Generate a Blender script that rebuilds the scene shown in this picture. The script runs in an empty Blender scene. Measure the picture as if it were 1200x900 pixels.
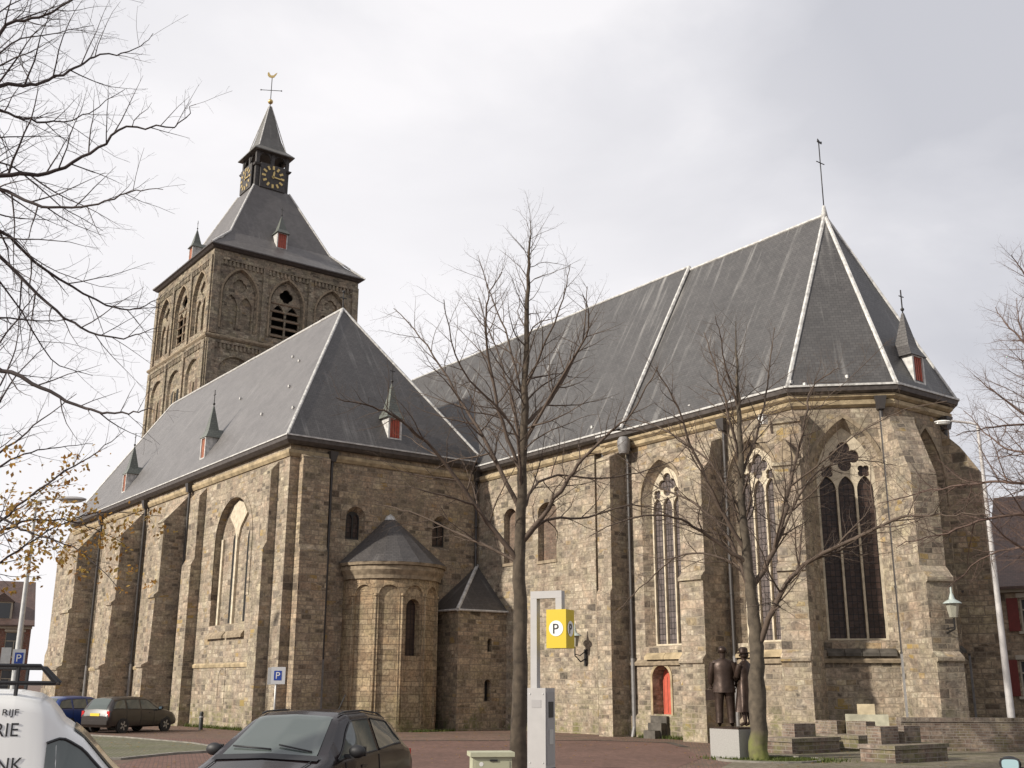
import bpy, bmesh, math, random
import numpy as np
from mathutils import Vector, Matrix
from mathutils.geometry import delaunay_2d_cdt
R = math.radians
SC = bpy.context.scene
COL = SC.collection
random.seed(7)

# ------------------------------------------------------------------ camera, sky, sun, exposure
YAW, PITCH, ROLL, FPX = R(143.294), R(15.603), R(0.213), 1261.47
EYE = Vector((42.3672, -19.6387, 1.7))
cam = bpy.data.cameras.new('camera'); camo = bpy.data.objects.new('camera', cam); COL.objects.link(camo)
cam.sensor_width = 36; cam.lens = 36 * FPX / 1200; cam.clip_start = .1; cam.clip_end = 6000
fw = Vector((math.cos(PITCH) * math.cos(YAW), math.cos(PITCH) * math.sin(YAW), math.sin(PITCH)))
rt = Vector((math.sin(YAW), -math.cos(YAW), 0)); up = rt.cross(fw)
r2 = rt * math.cos(ROLL) + up * math.sin(ROLL); u2 = -rt * math.sin(ROLL) + up * math.cos(ROLL)
M = Matrix((r2, u2, -fw)).transposed().to_4x4(); M.translation = EYE
camo.matrix_world = M; SC.camera = camo

SUN_EL, SUN_H = R(27), Vector((-.17, -.985, 0)).normalized()
wd = bpy.data.worlds.new('World'); SC.world = wd; wd.use_nodes = True
nt = wd.node_tree; nt.nodes.clear()
def nd(nt, t, **kw):
    n = nt.nodes.new(t)
    for k, v in kw.items(): setattr(n, k, v)
    return n
out = nd(nt, 'ShaderNodeOutputWorld'); mixs = nd(nt, 'ShaderNodeMixShader')
bg1 = nd(nt, 'ShaderNodeBackground'); bg2 = nd(nt, 'ShaderNodeBackground')
sky = nd(nt, 'ShaderNodeTexSky'); sky.sky_type = 'NISHITA'; sky.sun_disc = False
sky.sun_elevation = SUN_EL; sky.sun_rotation = math.atan2(SUN_H.x, SUN_H.y)
sky.air_density = 1.2; sky.dust_density = 3
bg1.inputs[1].default_value = .1
nt.links.new(sky.outputs[0], bg1.inputs[0])
tc = nd(nt, 'ShaderNodeTexCoord'); mp = nd(nt, 'ShaderNodeMapping'); mp.inputs['Scale'].default_value = (1.1, 1.1, 2.6)
mp.inputs['Location'].default_value = (.35, .2, .4)
ns = nd(nt, 'ShaderNodeTexNoise'); ns.inputs['Scale'].default_value = 2.1; ns.inputs['Detail'].default_value = 7
ns.inputs['Roughness'].default_value = .5; ns.inputs['Distortion'].default_value = .25
cr = nd(nt, 'ShaderNodeValToRGB'); e = cr.color_ramp.elements
e[0].position = .38; e[0].color = (.55, .555, .60, 1); e[1].position = .62; e[1].color = (.85, .835, .855, 1)
k = cr.color_ramp.elements.new(.5); k.color = (.655, .655, .695, 1)
nt.links.new(tc.outputs['Generated'], mp.inputs[0]); nt.links.new(mp.outputs[0], ns.inputs[0]); nt.links.new(ns.outputs[0], cr.inputs[0])
dt = nd(nt, 'ShaderNodeVectorMath', operation='DOT_PRODUCT'); dt.inputs[1].default_value = Vector((-.93, .30, .12)).normalized()
nt.links.new(tc.outputs['Generated'], dt.inputs[0])
mr_ = nd(nt, 'ShaderNodeMapRange'); mr_.inputs[1].default_value = .72; mr_.inputs[2].default_value = 1.0; mr_.inputs[3].default_value = 0; mr_.inputs[4].default_value = .9
nt.links.new(dt.outputs['Value'], mr_.inputs[0])
mxc = nd(nt, 'ShaderNodeMix', data_type='RGBA'); nt.links.new(mr_.outputs[0], mxc.inputs[0]); nt.links.new(cr.outputs[0], mxc.inputs[6]); mxc.inputs[7].default_value = (.93, .91, .925, 1)
nt.links.new(mxc.outputs[2], bg2.inputs[0]); bg2.inputs[1].default_value = 1.0
mixs.inputs[0].default_value = .97
nt.links.new(bg1.outputs[0], mixs.inputs[1]); nt.links.new(bg2.outputs[0], mixs.inputs[2]); nt.links.new(mixs.outputs[0], out.inputs[0])
sl = bpy.data.lights.new('sun', 'SUN'); sl.energy = 5.0; sl.angle = R(1.6); sl.color = (1, .93, .82)
so = bpy.data.objects.new('sun', sl); COL.objects.link(so)
sd = Vector((SUN_H.x * math.cos(SUN_EL), SUN_H.y * math.cos(SUN_EL), math.sin(SUN_EL)))
so.rotation_euler = (-sd).to_track_quat('-Z', 'Y').to_euler(); so.location = (0, -60, 60)
SC.view_settings.view_transform = 'Standard'; SC.view_settings.look = 'None'
SC.view_settings.exposure = .16; SC.view_settings.gamma = 1; SC.view_settings.use_curve_mapping = False
SC.cycles.max_bounces = 6

# ------------------------------------------------------------------ materials
MATS = {}
def newmat(name):
    m = bpy.data.materials.new(name); m.use_nodes = True
    n = m.node_tree; b = n.nodes['Principled BSDF']; MATS[name] = m
    return m, n, b
def plain(name, c, rough=.6, metal=0, spec=.5, noise=0, nscale=8, bump=0, coat=0):
    m, n, b = newmat(name)
    b.inputs['Base Color'].default_value = (*c, 1); b.inputs['Roughness'].default_value = rough
    b.inputs['Metallic'].default_value = metal; b.inputs['Specular IOR Level'].default_value = spec
    b.inputs['Coat Weight'].default_value = coat; b.inputs['Coat Roughness'].default_value = .05
    if noise or bump:
        t = nd(n, 'ShaderNodeTexCoord'); x = nd(n, 'ShaderNodeTexNoise'); x.inputs['Scale'].default_value = nscale; x.inputs['Detail'].default_value = 6
        n.links.new(t.outputs['Object'], x.inputs[0])
        if noise:
            r = nd(n, 'ShaderNodeValToRGB'); r.color_ramp.elements[0].position = .3; r.color_ramp.elements[1].position = .7
            r.color_ramp.elements[0].color = (*[q * (1 - noise) for q in c], 1); r.color_ramp.elements[1].color = (*[min(1, q * (1 + noise)) for q in c], 1)
            n.links.new(x.outputs[0], r.inputs[0]); n.links.new(r.outputs[0], b.inputs['Base Color'])
        if bump:
            u = nd(n, 'ShaderNodeBump'); u.inputs['Strength'].default_value = bump; u.inputs['Distance'].default_value = .02
            n.links.new(x.outputs[0], u.inputs['Height']); n.links.new(u.outputs[0], b.inputs['Normal'])
    return m
def mixc(n, fac, a, b, blend='MIX'):
    x = nd(n, 'ShaderNodeMix', data_type='RGBA', blend_type=blend)
    for v, i in ((fac, 0), (a, 6), (b, 7)):
        if hasattr(v, 'is_linked'): n.links.new(v, x.inputs[i])
        else: x.inputs[i].default_value = v if i == 0 else (*v, 1)
    return x.outputs[2]
def ramp(n, src, stops, interp='LINEAR'):
    r = nd(n, 'ShaderNodeValToRGB'); r.color_ramp.interpolation = interp
    el = r.color_ramp.elements
    while len(el) < len(stops): el.new(.5)
    for q, (p, c) in zip(el, stops):
        q.position = p; q.color = (*c, 1) if len(c) == 3 else c
    n.links.new(src, r.inputs[0]); return r.outputs[0]
def noise(n, vec, scale, detail=5, rough=.55, dist=0):
    x = nd(n, 'ShaderNodeTexNoise'); x.inputs['Scale'].default_value = scale; x.inputs['Detail'].default_value = detail
    x.inputs['Roughness'].default_value = rough; x.inputs['Distortion'].default_value = dist
    n.links.new(vec, x.inputs[0]); return x.outputs[0]
def mapv(n, vec, scale=(1, 1, 1), loc=(0, 0, 0)):
    x = nd(n, 'ShaderNodeMapping'); x.inputs['Scale'].default_value = scale; x.inputs['Location'].default_value = loc
    n.links.new(vec, x.inputs[0]); return x.outputs[0]
G3 = lambda v: (v, v, v)
def masonry(name, stops, bw, rh, mortar, mc, stain=.5, wob=.03, rough=.88, bump=.5, stain_c=(.06, .052, .045), lichen=None, moss=None):
    m, n, b = newmat(name)
    uv = nd(n, 'ShaderNodeUVMap').outputs[0]; ob = nd(n, 'ShaderNodeTexCoord').outputs['Object']
    w = nd(n, 'ShaderNodeTexNoise'); w.inputs['Scale'].default_value = .9; w.inputs['Detail'].default_value = 3; n.links.new(uv, w.inputs[0])
    sub = nd(n, 'ShaderNodeVectorMath', operation='SUBTRACT'); sub.inputs[1].default_value = (.5, .5, .5); n.links.new(w.outputs['Color'], sub.inputs[0])
    sc = nd(n, 'ShaderNodeVectorMath', operation='SCALE'); sc.inputs['Scale'].default_value = wob * 4; n.links.new(sub.outputs[0], sc.inputs[0])
    ad0 = nd(n, 'ShaderNodeVectorMath', operation='ADD'); n.links.new(uv, ad0.inputs[0]); n.links.new(sc.outputs[0], ad0.inputs[1])
    cw = noise(n, mapv(n, uv, (.02, 1, 1)), .9, 2, .5); cm = nd(n, 'ShaderNodeMath', operation='MULTIPLY'); cm.inputs[1].default_value = wob * 9; n.links.new(cw, cm.inputs[0])
    cx_ = nd(n, 'ShaderNodeCombineXYZ'); n.links.new(cm.outputs[0], cx_.inputs[1]); ad = nd(n, 'ShaderNodeVectorMath', operation='ADD'); n.links.new(ad0.outputs[0], ad.inputs[0]); n.links.new(cx_.outputs[0], ad.inputs[1])
    def brick(width, row, off, sq):
        k = nd(n, 'ShaderNodeTexBrick'); k.offset = off; k.squash = sq; k.squash_frequency = 3; k.offset_frequency = 2
        k.inputs['Color1'].default_value = (0, 0, 0, 1); k.inputs['Color2'].default_value = (1, 1, 1, 1); k.inputs['Mortar'].default_value = (.5, .5, .5, 1)
        k.inputs['Scale'].default_value = 1; k.inputs['Mortar Size'].default_value = mortar; k.inputs['Mortar Smooth'].default_value = .4
        k.inputs['Brick Width'].default_value = width; k.inputs['Row Height'].default_value = row
        n.links.new(ad.outputs[0], k.inputs[0]); return k
    k0 = brick(bw, rh, .5, 1.35); k1 = brick(bw * 1.55, rh * 1.6, .42, 1.2)
    pm_ = ramp(n, noise(n, mapv(n, uv, (.35, .8, 1), (3, 7, 0)), 1.1, 3, .5), [(.50, G3(0)), (.53, G3(1))])
    class KK: pass
    k = KK(); fm = nd(n, 'ShaderNodeMix', data_type='FLOAT'); n.links.new(pm_, fm.inputs[0]); n.links.new(k0.outputs['Fac'], fm.inputs[2]); n.links.new(k1.outputs['Fac'], fm.inputs[3])
    k.outputs = {'Color': mixc(n, pm_, k0.outputs['Color'], k1.outputs['Color']), 'Fac': fm.outputs[0]}
    col = ramp(n, k.outputs['Color'], stops)
    fine = noise(n, ob, 9, 7, .65)
    col = mixc(n, .75, col, ramp(n, fine, [(.28, G3(.15)), (.5, G3(.5)), (.75, G3(.88))]), 'OVERLAY')
    mid = noise(n, ob, 2.3, 6, .7, .3)
    col = mixc(n, .55, col, ramp(n, mid, [(.28, (.20, .17, .16)), (.5, (.5, .5, .5)), (.72, (.80, .76, .68))]), 'OVERLAY')
    tint = noise(n, ob, 1.1, 4, .6)
    col = mixc(n, .35, col, ramp(n, tint, [(.35, (.58, .47, .42)), (.5, (.5, .5, .5)), (.65, (.48, .52, .42))]), 'OVERLAY')
    big = noise(n, ob, .6, 8, .68, .5)
    col = mixc(n, ramp(n, big, [(.45, G3(0)), (.72, G3(stain))]), col, stain_c)
    stre = noise(n, mapv(n, uv, (1.7, .16, 1)), 1.2, 5, .6)
    col = mixc(n, ramp(n, stre, [(.52, G3(0)), (.75, G3(stain * .8))]), col, stain_c)
    if lichen:
        l = noise(n, ob, .8, 4, .6); l2 = nd(n, 'ShaderNodeMath', operation='MULTIPLY')
        a = ramp(n, l, [(.55, G3(0)), (.66, G3(1))]); c = ramp(n, k.outputs['Color'], [(.80, G3(0)), (.86, G3(.8))])
        n.links.new(a, l2.inputs[0]); n.links.new(c, l2.inputs[1])
        col = mixc(n, l2.outputs[0], col, lichen)
    if moss:
        z = nd(n, 'ShaderNodeSeparateXYZ'); n.links.new(ob, z.inputs[0])
        mr = nd(n, 'ShaderNodeMapRange'); mr.inputs[1].default_value = 1.3; mr.inputs[2].default_value = -.2; n.links.new(z.outputs[2], mr.inputs[0])
        nn = ramp(n, noise(n, ob, 1.6, 6, .7), [(.46, G3(0)), (.62, G3(1))])
        mm = nd(n, 'ShaderNodeMath', operation='MULTIPLY'); n.links.new(mr.outputs[0], mm.inputs[0]); n.links.new(nn, mm.inputs[1])
        col = mixc(n, mm.outputs[0], col, moss)
    col = mixc(n, k.outputs['Fac'], col, mc)
    n.links.new(col, b.inputs['Base Color']); b.inputs['Roughness'].default_value = rough; b.inputs['Specular IOR Level'].default_value = .25
    inv = nd(n, 'ShaderNodeMath', operation='MULTIPLY_ADD'); inv.inputs[1].default_value = -1; inv.inputs[2].default_value = 1; n.links.new(k.outputs['Fac'], inv.inputs[0])
    h = nd(n, 'ShaderNodeMath', operation='ADD'); n.links.new(inv.outputs[0], h.inputs[0])
    f2 = nd(n, 'ShaderNodeMath', operation='MULTIPLY'); f2.inputs[1].default_value = 1.2; n.links.new(fine, f2.inputs[0]); n.links.new(f2.outputs[0], h.inputs[1])
    bu = nd(n, 'ShaderNodeBump'); bu.inputs['Strength'].default_value = bump; bu.inputs['Distance'].default_value = .03
    n.links.new(h.outputs[0], bu.inputs['Height']); n.links.new(bu.outputs[0], b.inputs['Normal'])
    return m
ST = [(0, (.125, .102, .078)), (.10, (.215, .175, .13)), (.3, (.30, .243, .175)), (.5, (.375, .305, .218)), (.68, (.315, .25, .184)), (.82, (.44, .37, .272)), (.94, (.195, .16, .128)), (1, (.34, .25, .135))]
ST = [(p, tuple(q + (sum(c) / 3 - q) * .18 for q in c)) for p, c in ST]
stone = masonry('sandstone_blocks', ST, .33, .185, .019, (.26, .215, .16), stain=.5, lichen=(.34, .235, .08), moss=(.14, .14, .045))
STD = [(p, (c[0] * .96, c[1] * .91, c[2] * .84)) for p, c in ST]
stone_east = masonry('darker_sandstone_blocks', STD, .33, .185, .019, (.215, .175, .13), stain=.45, lichen=(.30, .2, .07), moss=(.1, .11, .04))  # same blocks, slightly darker and browner, mostly on east-facing walls
stone_tower = masonry('tower_sandstone', [(p, (c[0] * .84, c[1] * .85, c[2] * .83)) for p, c in ST], .34, .18, .012, (.18, .148, .11), stain=.55, stain_c=(.06, .052, .045))
stone_apse = masonry('apse_sandstone', [(0, (.24, .18, .115)), (.5, (.31, .24, .155)), (1, (.36, .285, .19))], .44, .21, .012, (.12, .09, .06), stain=.4, wob=.012, moss=(.10, .10, .035))
infill = masonry('window_infill_bricks', [(0, (.12, .085, .065)), (1, (.2, .145, .11))], .24, .085, .01, (.16, .13, .1), stain=.4, wob=.01)
brickred = masonry('red_brick', [(0, (.13, .05, .035)), (1, (.23, .09, .06))], .23, .075, .01, (.3, .27, .23), stain=.25, wob=.005)
brickgrey = masonry('brown_seat_brick', [(0, (.13, .095, .08)), (.5, (.19, .145, .115)), (1, (.25, .2, .16))], .22, .075, .010, (.24, .21, .18), stain=.55, wob=.006, moss=(.12, .12, .05))
cornice_m = plain('cornice_stone', (.34, .27, .17), .85, noise=.35, nscale=3, bump=.3, spec=.25)
trim = plain('tracery_stone', (.50, .435, .33), .85, noise=.25, nscale=5, bump=.3, spec=.25)
trim_d = plain('weathered_tracery_stone', (.25, .2, .14), .85, noise=.35, nscale=5, bump=.3, spec=.25)
sill_d = plain('dark_sill_slab', (.09, .08, .068), .8, noise=.4, nscale=4, bump=.3, spec=.3)
lead = plain('white_lead', (.47, .46, .44), .5, noise=.35, nscale=6, spec=.4)
gutter_m = plain('dark_gutter', (.07, .06, .055), .55, noise=.3, nscale=5)
pipe_d = plain('dark_downpipe', (.045, .04, .038), .5)
pipe_g = plain('grey_downpipe', (.19, .182, .178), .5, noise=.2)
timber = plain('lantern_timber', (.055, .05, .047), .7, noise=.4, nscale=6)
louvre_m = plain('louvre_board', (.24, .18, .125), .8, noise=.3, nscale=6)
dark_in = plain('dark_interior', (.012, .011, .01), .9)
redpaint = plain('red_shutter_paint', (.34, .065, .035), .6, noise=.18, nscale=7)
redpaint2 = plain('faded_orange_shutter', (.40, .15, .085), .65, noise=.2, nscale=7)
reddoor = plain('red_door_paint', (.45, .085, .05), .5, noise=.12, nscale=5)
gold = plain('gold_leaf', (.55, .41, .17), .35, metal=.6)
iron = plain('wrought_iron', (.03, .028, .027), .5, metal=.3)
white_paint = plain('white_paint', (.72, .71, .68), .5, noise=.06)
galv = plain('galvanised_steel', (.48, .48, .47), .45, metal=.35, noise=.1)
def slate(name, c0, c1, streak=.35, sc=(.72, .70, .66), rough=.46, lo=.60):
    m, n, b = newmat(name); uv = nd(n, 'ShaderNodeUVMap').outputs[0]; ob = nd(n, 'ShaderNodeTexCoord').outputs['Object']
    k = nd(n, 'ShaderNodeTexBrick'); k.inputs['Color1'].default_value = (*c0, 1); k.inputs['Color2'].default_value = (*c1, 1)
    k.inputs['Mortar'].default_value = (*[q * .45 for q in c0], 1); k.inputs['Scale'].default_value = 1; k.inputs['Mortar Size'].default_value = .007
    k.inputs['Brick Width'].default_value = .2; k.inputs['Row Height'].default_value = .125; n.links.new(uv, k.inputs[0])
    col = mixc(n, .35, k.outputs[0], ramp(n, noise(n, ob, 1.1, 6, .65), [(.3, G3(.3)), (.7, G3(.75))]), 'OVERLAY')
    s = noise(n, mapv(n, uv, (2.2, .10, 1)), 1.5, 6, .62); s2 = noise(n, ob, .28, 4, .6)
    mu = nd(n, 'ShaderNodeMath', operation='MULTIPLY')
    n.links.new(ramp(n, s, [(.54, G3(0)), (.72, G3(streak))]), mu.inputs[0]); n.links.new(ramp(n, s2, [(lo - .15, G3(0)), (lo + .12, G3(1))]), mu.inputs[1])
    col = mixc(n, mu.outputs[0], col, sc)
    n.links.new(col, b.inputs['Base Color']); b.inputs['Roughness'].default_value = rough; b.inputs['Specular IOR Level'].default_value = .45
    bu = nd(n, 'ShaderNodeBump'); bu.inputs['Strength'].default_value = .4; bu.inputs['Distance'].default_value = .02; bu.invert = True
    n.links.new(k.outputs['Fac'], bu.inputs['Height']); n.links.new(bu.outputs[0], b.inputs['Normal'])
    return m
slate_a = slate('aisle_slate', (.125, .118, .116), (.150, .142, .139), .2)
slate_c = slate('choir_slate', (.060, .057, .056), (.078, .074, .072), .32, lo=.52)
slate_d = slate('dark_slate', (.06, .055, .053), (.08, .073, .07), .25)
def leaded(name, c0, c1):
    m, n, b = newmat(name); uv = nd(n, 'ShaderNodeUVMap').outputs[0]
    k = nd(n, 'ShaderNodeTexBrick'); k.offset = 0; k.inputs['Color1'].default_value = (*c0, 1); k.inputs['Color2'].default_value = (*c1, 1); k.inputs['Mortar'].default_value = (.012, .011, .011, 1)
    k.inputs['Scale'].default_value = 1; k.inputs['Mortar Size'].default_value = .012; k.inputs['Brick Width'].default_value = .16; k.inputs['Row Height'].default_value = .21
    n.links.new(uv, k.inputs[0]); n.links.new(k.outputs[0], b.inputs['Base Color']); b.inputs['Roughness'].default_value = .34; b.inputs['Specular IOR Level'].default_value = .3
    bu = nd(n, 'ShaderNodeBump'); bu.inputs['Strength'].default_value = .8; bu.inputs['Distance'].default_value = .03
    w = noise(n, uv, 7, 2); a = nd(n, 'ShaderNodeMath', operation='ADD'); n.links.new(w, a.inputs[0]); n.links.new(k.outputs['Color'], a.inputs[1]); n.links.new(a.outputs[0], bu.inputs['Height']); n.links.new(bu.outputs[0], b.inputs['Normal'])
    return m
glass_l = leaded('leaded_glass', (.034, .022, .018), (.065, .042, .034))
glass_g = leaded('greyish_leaded_glass', (.085, .07, .066), (.15, .125, .12))

# ------------------------------------------------------------------ mesh helpers
Z = Vector((0, 0, 1))
class MB:
    def __init__(s): s.v = []; s.f = []; s.m = []; s.s = []
    def face(s, pts, mat=0, smooth=False):
        b = len(s.v); s.v += [tuple(p) for p in pts]; s.f.append(tuple(range(b, b + len(pts)))); s.m.append(mat); s.s.append(smooth)
    def grid(s, rows, mat=0, smooth=True, close=False):
        b = len(s.v); n = len(rows[0])
        for r in rows: s.v += [tuple(p) for p in r]
        for i in range(len(rows) - 1):
            for j in range(n if close else n - 1):
                j2 = (j + 1) % n
                s.f.append((b + i * n + j, b + i * n + j2, b + (i + 1) * n + j2, b + (i + 1) * n + j)); s.m.append(mat); s.s.append(smooth)
    def hexa(s, c, mat=0):   # 8 corners: bottom 4 (ccw), top 4
        for q in ((3, 2, 1, 0), (4, 5, 6, 7), (0, 1, 5, 4), (1, 2, 6, 5), (2, 3, 7, 6), (3, 0, 4, 7)): s.face([c[i] for i in q], mat)
    def box(s, x0, x1, y0, y1, z0, z1, mat=0):
        s.hexa([(x0, y0, z0), (x1, y0, z0), (x1, y1, z0), (x0, y1, z0), (x0, y0, z1), (x1, y0, z1), (x1, y1, z1), (x0, y1, z1)], mat)
    def fbox(s, fr, u0, u1, v0, v1, d0, d1, mat=0):
        P = fr.p
        s.hexa([P(u0, v0, d1), P(u1, v0, d1), P(u1, v0, d0), P(u0, v0, d0), P(u0, v1, d1), P(u1, v1, d1), P(u1, v1, d0), P(u0, v1, d0)], mat)
    def prism(s, lo, hi, mat=0, caps=True):
        n = len(lo)
        for i in range(n): s.face([lo[i], lo[(i + 1) % n], hi[(i + 1) % n], hi[i]], mat)
        if caps: s.face(lo[::-1], mat); s.face(hi, mat)
    def tube(s, pts, rad, sides=8, mat=0, smooth=True, caps=True):
        pts = [Vector(p) for p in pts]; rad = rad if isinstance(rad, (list, tuple)) else [rad] * len(pts)
        rows = []; prev = None
        for i, p in enumerate(pts):
            d = (pts[min(i + 1, len(pts) - 1)] - pts[max(i - 1, 0)]).normalized()
            if prev is None: a = d.orthogonal().normalized()
            else:
                a = prev - d * prev.dot(d); a = a.normalized() if a.length > 1e-6 else d.orthogonal().normalized()
            prev = a; c = d.cross(a)
            rows.append([p + (a * math.cos(2 * math.pi * k / sides) + c * math.sin(2 * math.pi * k / sides)) * rad[i] for k in range(sides)])
        s.grid(rows, mat, smooth, True)
        if caps: s.face(rows[0][::-1], mat); s.face(rows[-1], mat)
    def lathe(s, c, prof, sides=16, mat=0, smooth=True, sx=1, sy=1, a0=0, a1=2 * math.pi):
        full = abs(a1 - a0 - 2 * math.pi) < 1e-6; n = sides if full else sides + 1
        rows = [[(c[0] + sx * r * math.cos(a0 + (a1 - a0) * k / sides), c[1] + sy * r * math.sin(a0 + (a1 - a0) * k / sides), c[2] + z) for k in range(n)] for r, z in prof]
        s.grid(rows, mat, smooth, full)
    def sphere(s, c, r, mat=0, n=10, sx=1, sy=1, sz=1):
        s.lathe(c, [(r * math.sin(math.pi * i / n), -sz * r * math.cos(math.pi * i / n)) for i in range(n + 1)], n * 2, mat, True, sx, sy)
    def panel(s, fr, outer, holes=(), d=0, mat=0, rmat=None):
        """flat wall face with holes; each hole is (poly, inner_poly or None, depth)"""
        vs = [Vector(p) for p in outer]; ed = [(i, (i + 1) % len(outer)) for i in range(len(outer))]
        for h in holes:
            b = len(vs); n = len(h[0]); vs += [Vector(p) for p in h[0]]; ed += [(b + i, b + (i + 1) % n) for i in range(n)]
        ov, oe, of, *_ = delaunay_2d_cdt(vs, ed, [], 1, 1e-5)
        def inside(p, poly):
            c = False; n = len(poly)
            for i in range(n):
                a, b = poly[i], poly[i - 1]
                if (a[1] > p[1]) != (b[1] > p[1]) and p[0] < (b[0] - a[0]) * (p[1] - a[1]) / (b[1] - a[1]) + a[0]: c = not c
            return c
        for f in of:
            c = sum((ov[i] for i in f), Vector((0, 0))) / len(f)
            if not inside(c, outer) or any(inside(c, h[0]) for h in holes): continue
            q = [ov[i] for i in f]
            ar = sum(q[i - 1].x * q[i].y - q[i].x * q[i - 1].y for i in range(len(q)))
            if ar < 0: q = q[::-1]
            s.face([fr.p(a.x, a.y, d) for a in q], mat)
        for h in holes:
            if h[2] is None: continue
            inn = h[1] or h[0]; n = len(h[0]); rm = mat if rmat is None else rmat
            for i in range(n):
                j = (i + 1) % n
                s.face([fr.p(*h[0][i], d), fr.p(*h[0][j], d), fr.p(*inn[j], d - h[2]), fr.p(*inn[i], d - h[2])], rm)
    def sweep(s, path, prof, mat=0, closed=False, ends=True):
        """profile (d outward to the right of travel, z) along a plan polyline with mitres"""
        pts = [Vector(p) for p in path]; n = len(pts); rows = []
        for i, p in enumerate(pts):
            a = (pts[i] - pts[i - 1]).normalized() if (i > 0 or closed) else None
            b = (pts[(i + 1) % n] - pts[i]).normalized() if (i < n - 1 or closed) else None
            na = Vector((a.y, -a.x)) if a else None; nb = Vector((b.y, -b.x)) if b else None
            m = na if nb is None else nb if na is None else (na + nb) / (1 + na.dot(nb))
            rows.append([(p.x + m.x * d, p.y + m.y * d, z) for d, z in prof])
        if closed: rows.append(rows[0])
        s.grid(rows, mat, False, True)
        if ends and not closed: s.face(rows[0][::-1], mat); s.face(rows[-1], mat)
    def build(s, name, mats, parent=None, merge=True, sharp=40):
        me = bpy.data.meshes.new(name); me.from_pydata(s.v, [], s.f)
        mats = mats if isinstance(mats, (list, tuple)) else [mats]
        for m in mats: me.materials.append(m)
        me.polygons.foreach_set('material_index', s.m); me.polygons.foreach_set('use_smooth', s.s)
        if merge:
            bm = bmesh.new(); bm.from_mesh(me); bmesh.ops.remove_doubles(bm, verts=bm.verts, dist=1e-4)
            bmesh.ops.recalc_face_normals(bm, faces=bm.faces) if merge == 'n' else None
            for e in bm.edges:
                if len(e.link_faces) == 2 and e.calc_face_angle(0) > R(sharp): e.smooth = False
            bm.to_mesh(me); bm.free()
        uvl = me.uv_layers.new(name='UVMap').data; V = me.vertices
        for p in me.polygons:
            nn = p.normal
            if abs(nn.z) < .92:
                t = Vector((-nn.y, nn.x, 0)).normalized(); q = nn.cross(t)
            else: t = Vector((1, 0, 0)); q = Vector((0, 1, 0))
            for li in p.loop_indices:
                c = V[me.loops[li].vertex_index].co; uvl[li].uv = (c.dot(t), c.dot(q))
        o = bpy.data.objects.new(name, me); COL.objects.link(o)
        if parent: o.parent = parent
        return o
class Fr:
    def __init__(s, o, n):
        s.o = Vector((o[0], o[1], 0)); s.n = Vector((n[0], n[1], 0)).normalized(); s.u = Z.cross(s.n)
    def p(s, u, v, d=0): return s.o + s.u * u + Z * v + s.n * d
def thing(name, label, cat, loc=(0, 0, 0), rot=0, group=None, kind=None):
    o = bpy.data.objects.new(name, None); COL.objects.link(o); o.empty_display_size = .3
    o.location = loc; o.rotation_euler = (0, 0, rot)
    return tag(o, label, cat, group, kind)
def tag(o, label=None, cat=None, group=None, kind=None):
    for k, v in (('label', label), ('category', cat), ('group', group), ('kind', kind)):
        if v: o[k] = v
    return o
def gz(x, y):
    s = max(-10, min(62, -.8 * x + .6 * y + 45.7)); return -.00444 * s
def arch(cx, w, z0, zs, zt, n=10, pointed=True):
    a = w / 2; h = zt - zs; pts = [(cx - a, z0), (cx + a, z0)]
    if pointed and h > a * 1.02:
        Rr = (a * a + h * h) / (2 * a); th = math.asin(h / Rr)
        for i in range(n + 1): t = th * i / n; pts.append((cx + a - Rr + Rr * math.cos(t), zs + Rr * math.sin(t)))
        for i in range(n - 1, -1, -1): t = th * i / n; pts.append((cx - a + Rr - Rr * math.cos(t), zs + Rr * math.sin(t)))
    else:
        for i in range(2 * n + 1): t = math.pi * i / (2 * n); pts.append((cx + a * math.cos(t), zs + h * math.sin(t)))
    return pts
def foil(cx, cz, r, k, lobe=.32, rot=0, n=36):
    out = []
    for i in range(n):
        t = 2 * math.pi * i / n; q = r * (1 - lobe + lobe * 1.0 * abs(math.cos(k * (t - rot) / 2)) ** .7)
        out.append((cx + q * math.cos(t), cz + q * math.sin(t)))
    return out
def text_mesh(body, size, name, mat, parent, mtx, ext=.004, sx=1, align='LEFT'):
    cu = bpy.data.curves.new(name, 'FONT'); cu.body = body; cu.size = size; cu.extrude = ext; cu.align_x = align
    to = bpy.data.objects.new(name, cu); me = bpy.data.meshes.new_from_object(to); bpy.data.objects.remove(to)
    me.transform(Matrix.Diagonal((sx, 1, 1, 1))); me.transform(mtx); me.materials.clear(); me.materials.append(mat)
    o = bpy.data.objects.new(name, me); COL.objects.link(o); o.parent = parent; return o
def frame_mtx(o, xa, n):
    xa = Vector(xa).normalized(); n = Vector(n).normalized(); ya = n.cross(xa)
    m = Matrix((xa, ya, n)).transposed().to_4x4(); m.translation = Vector(o); return m

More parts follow.
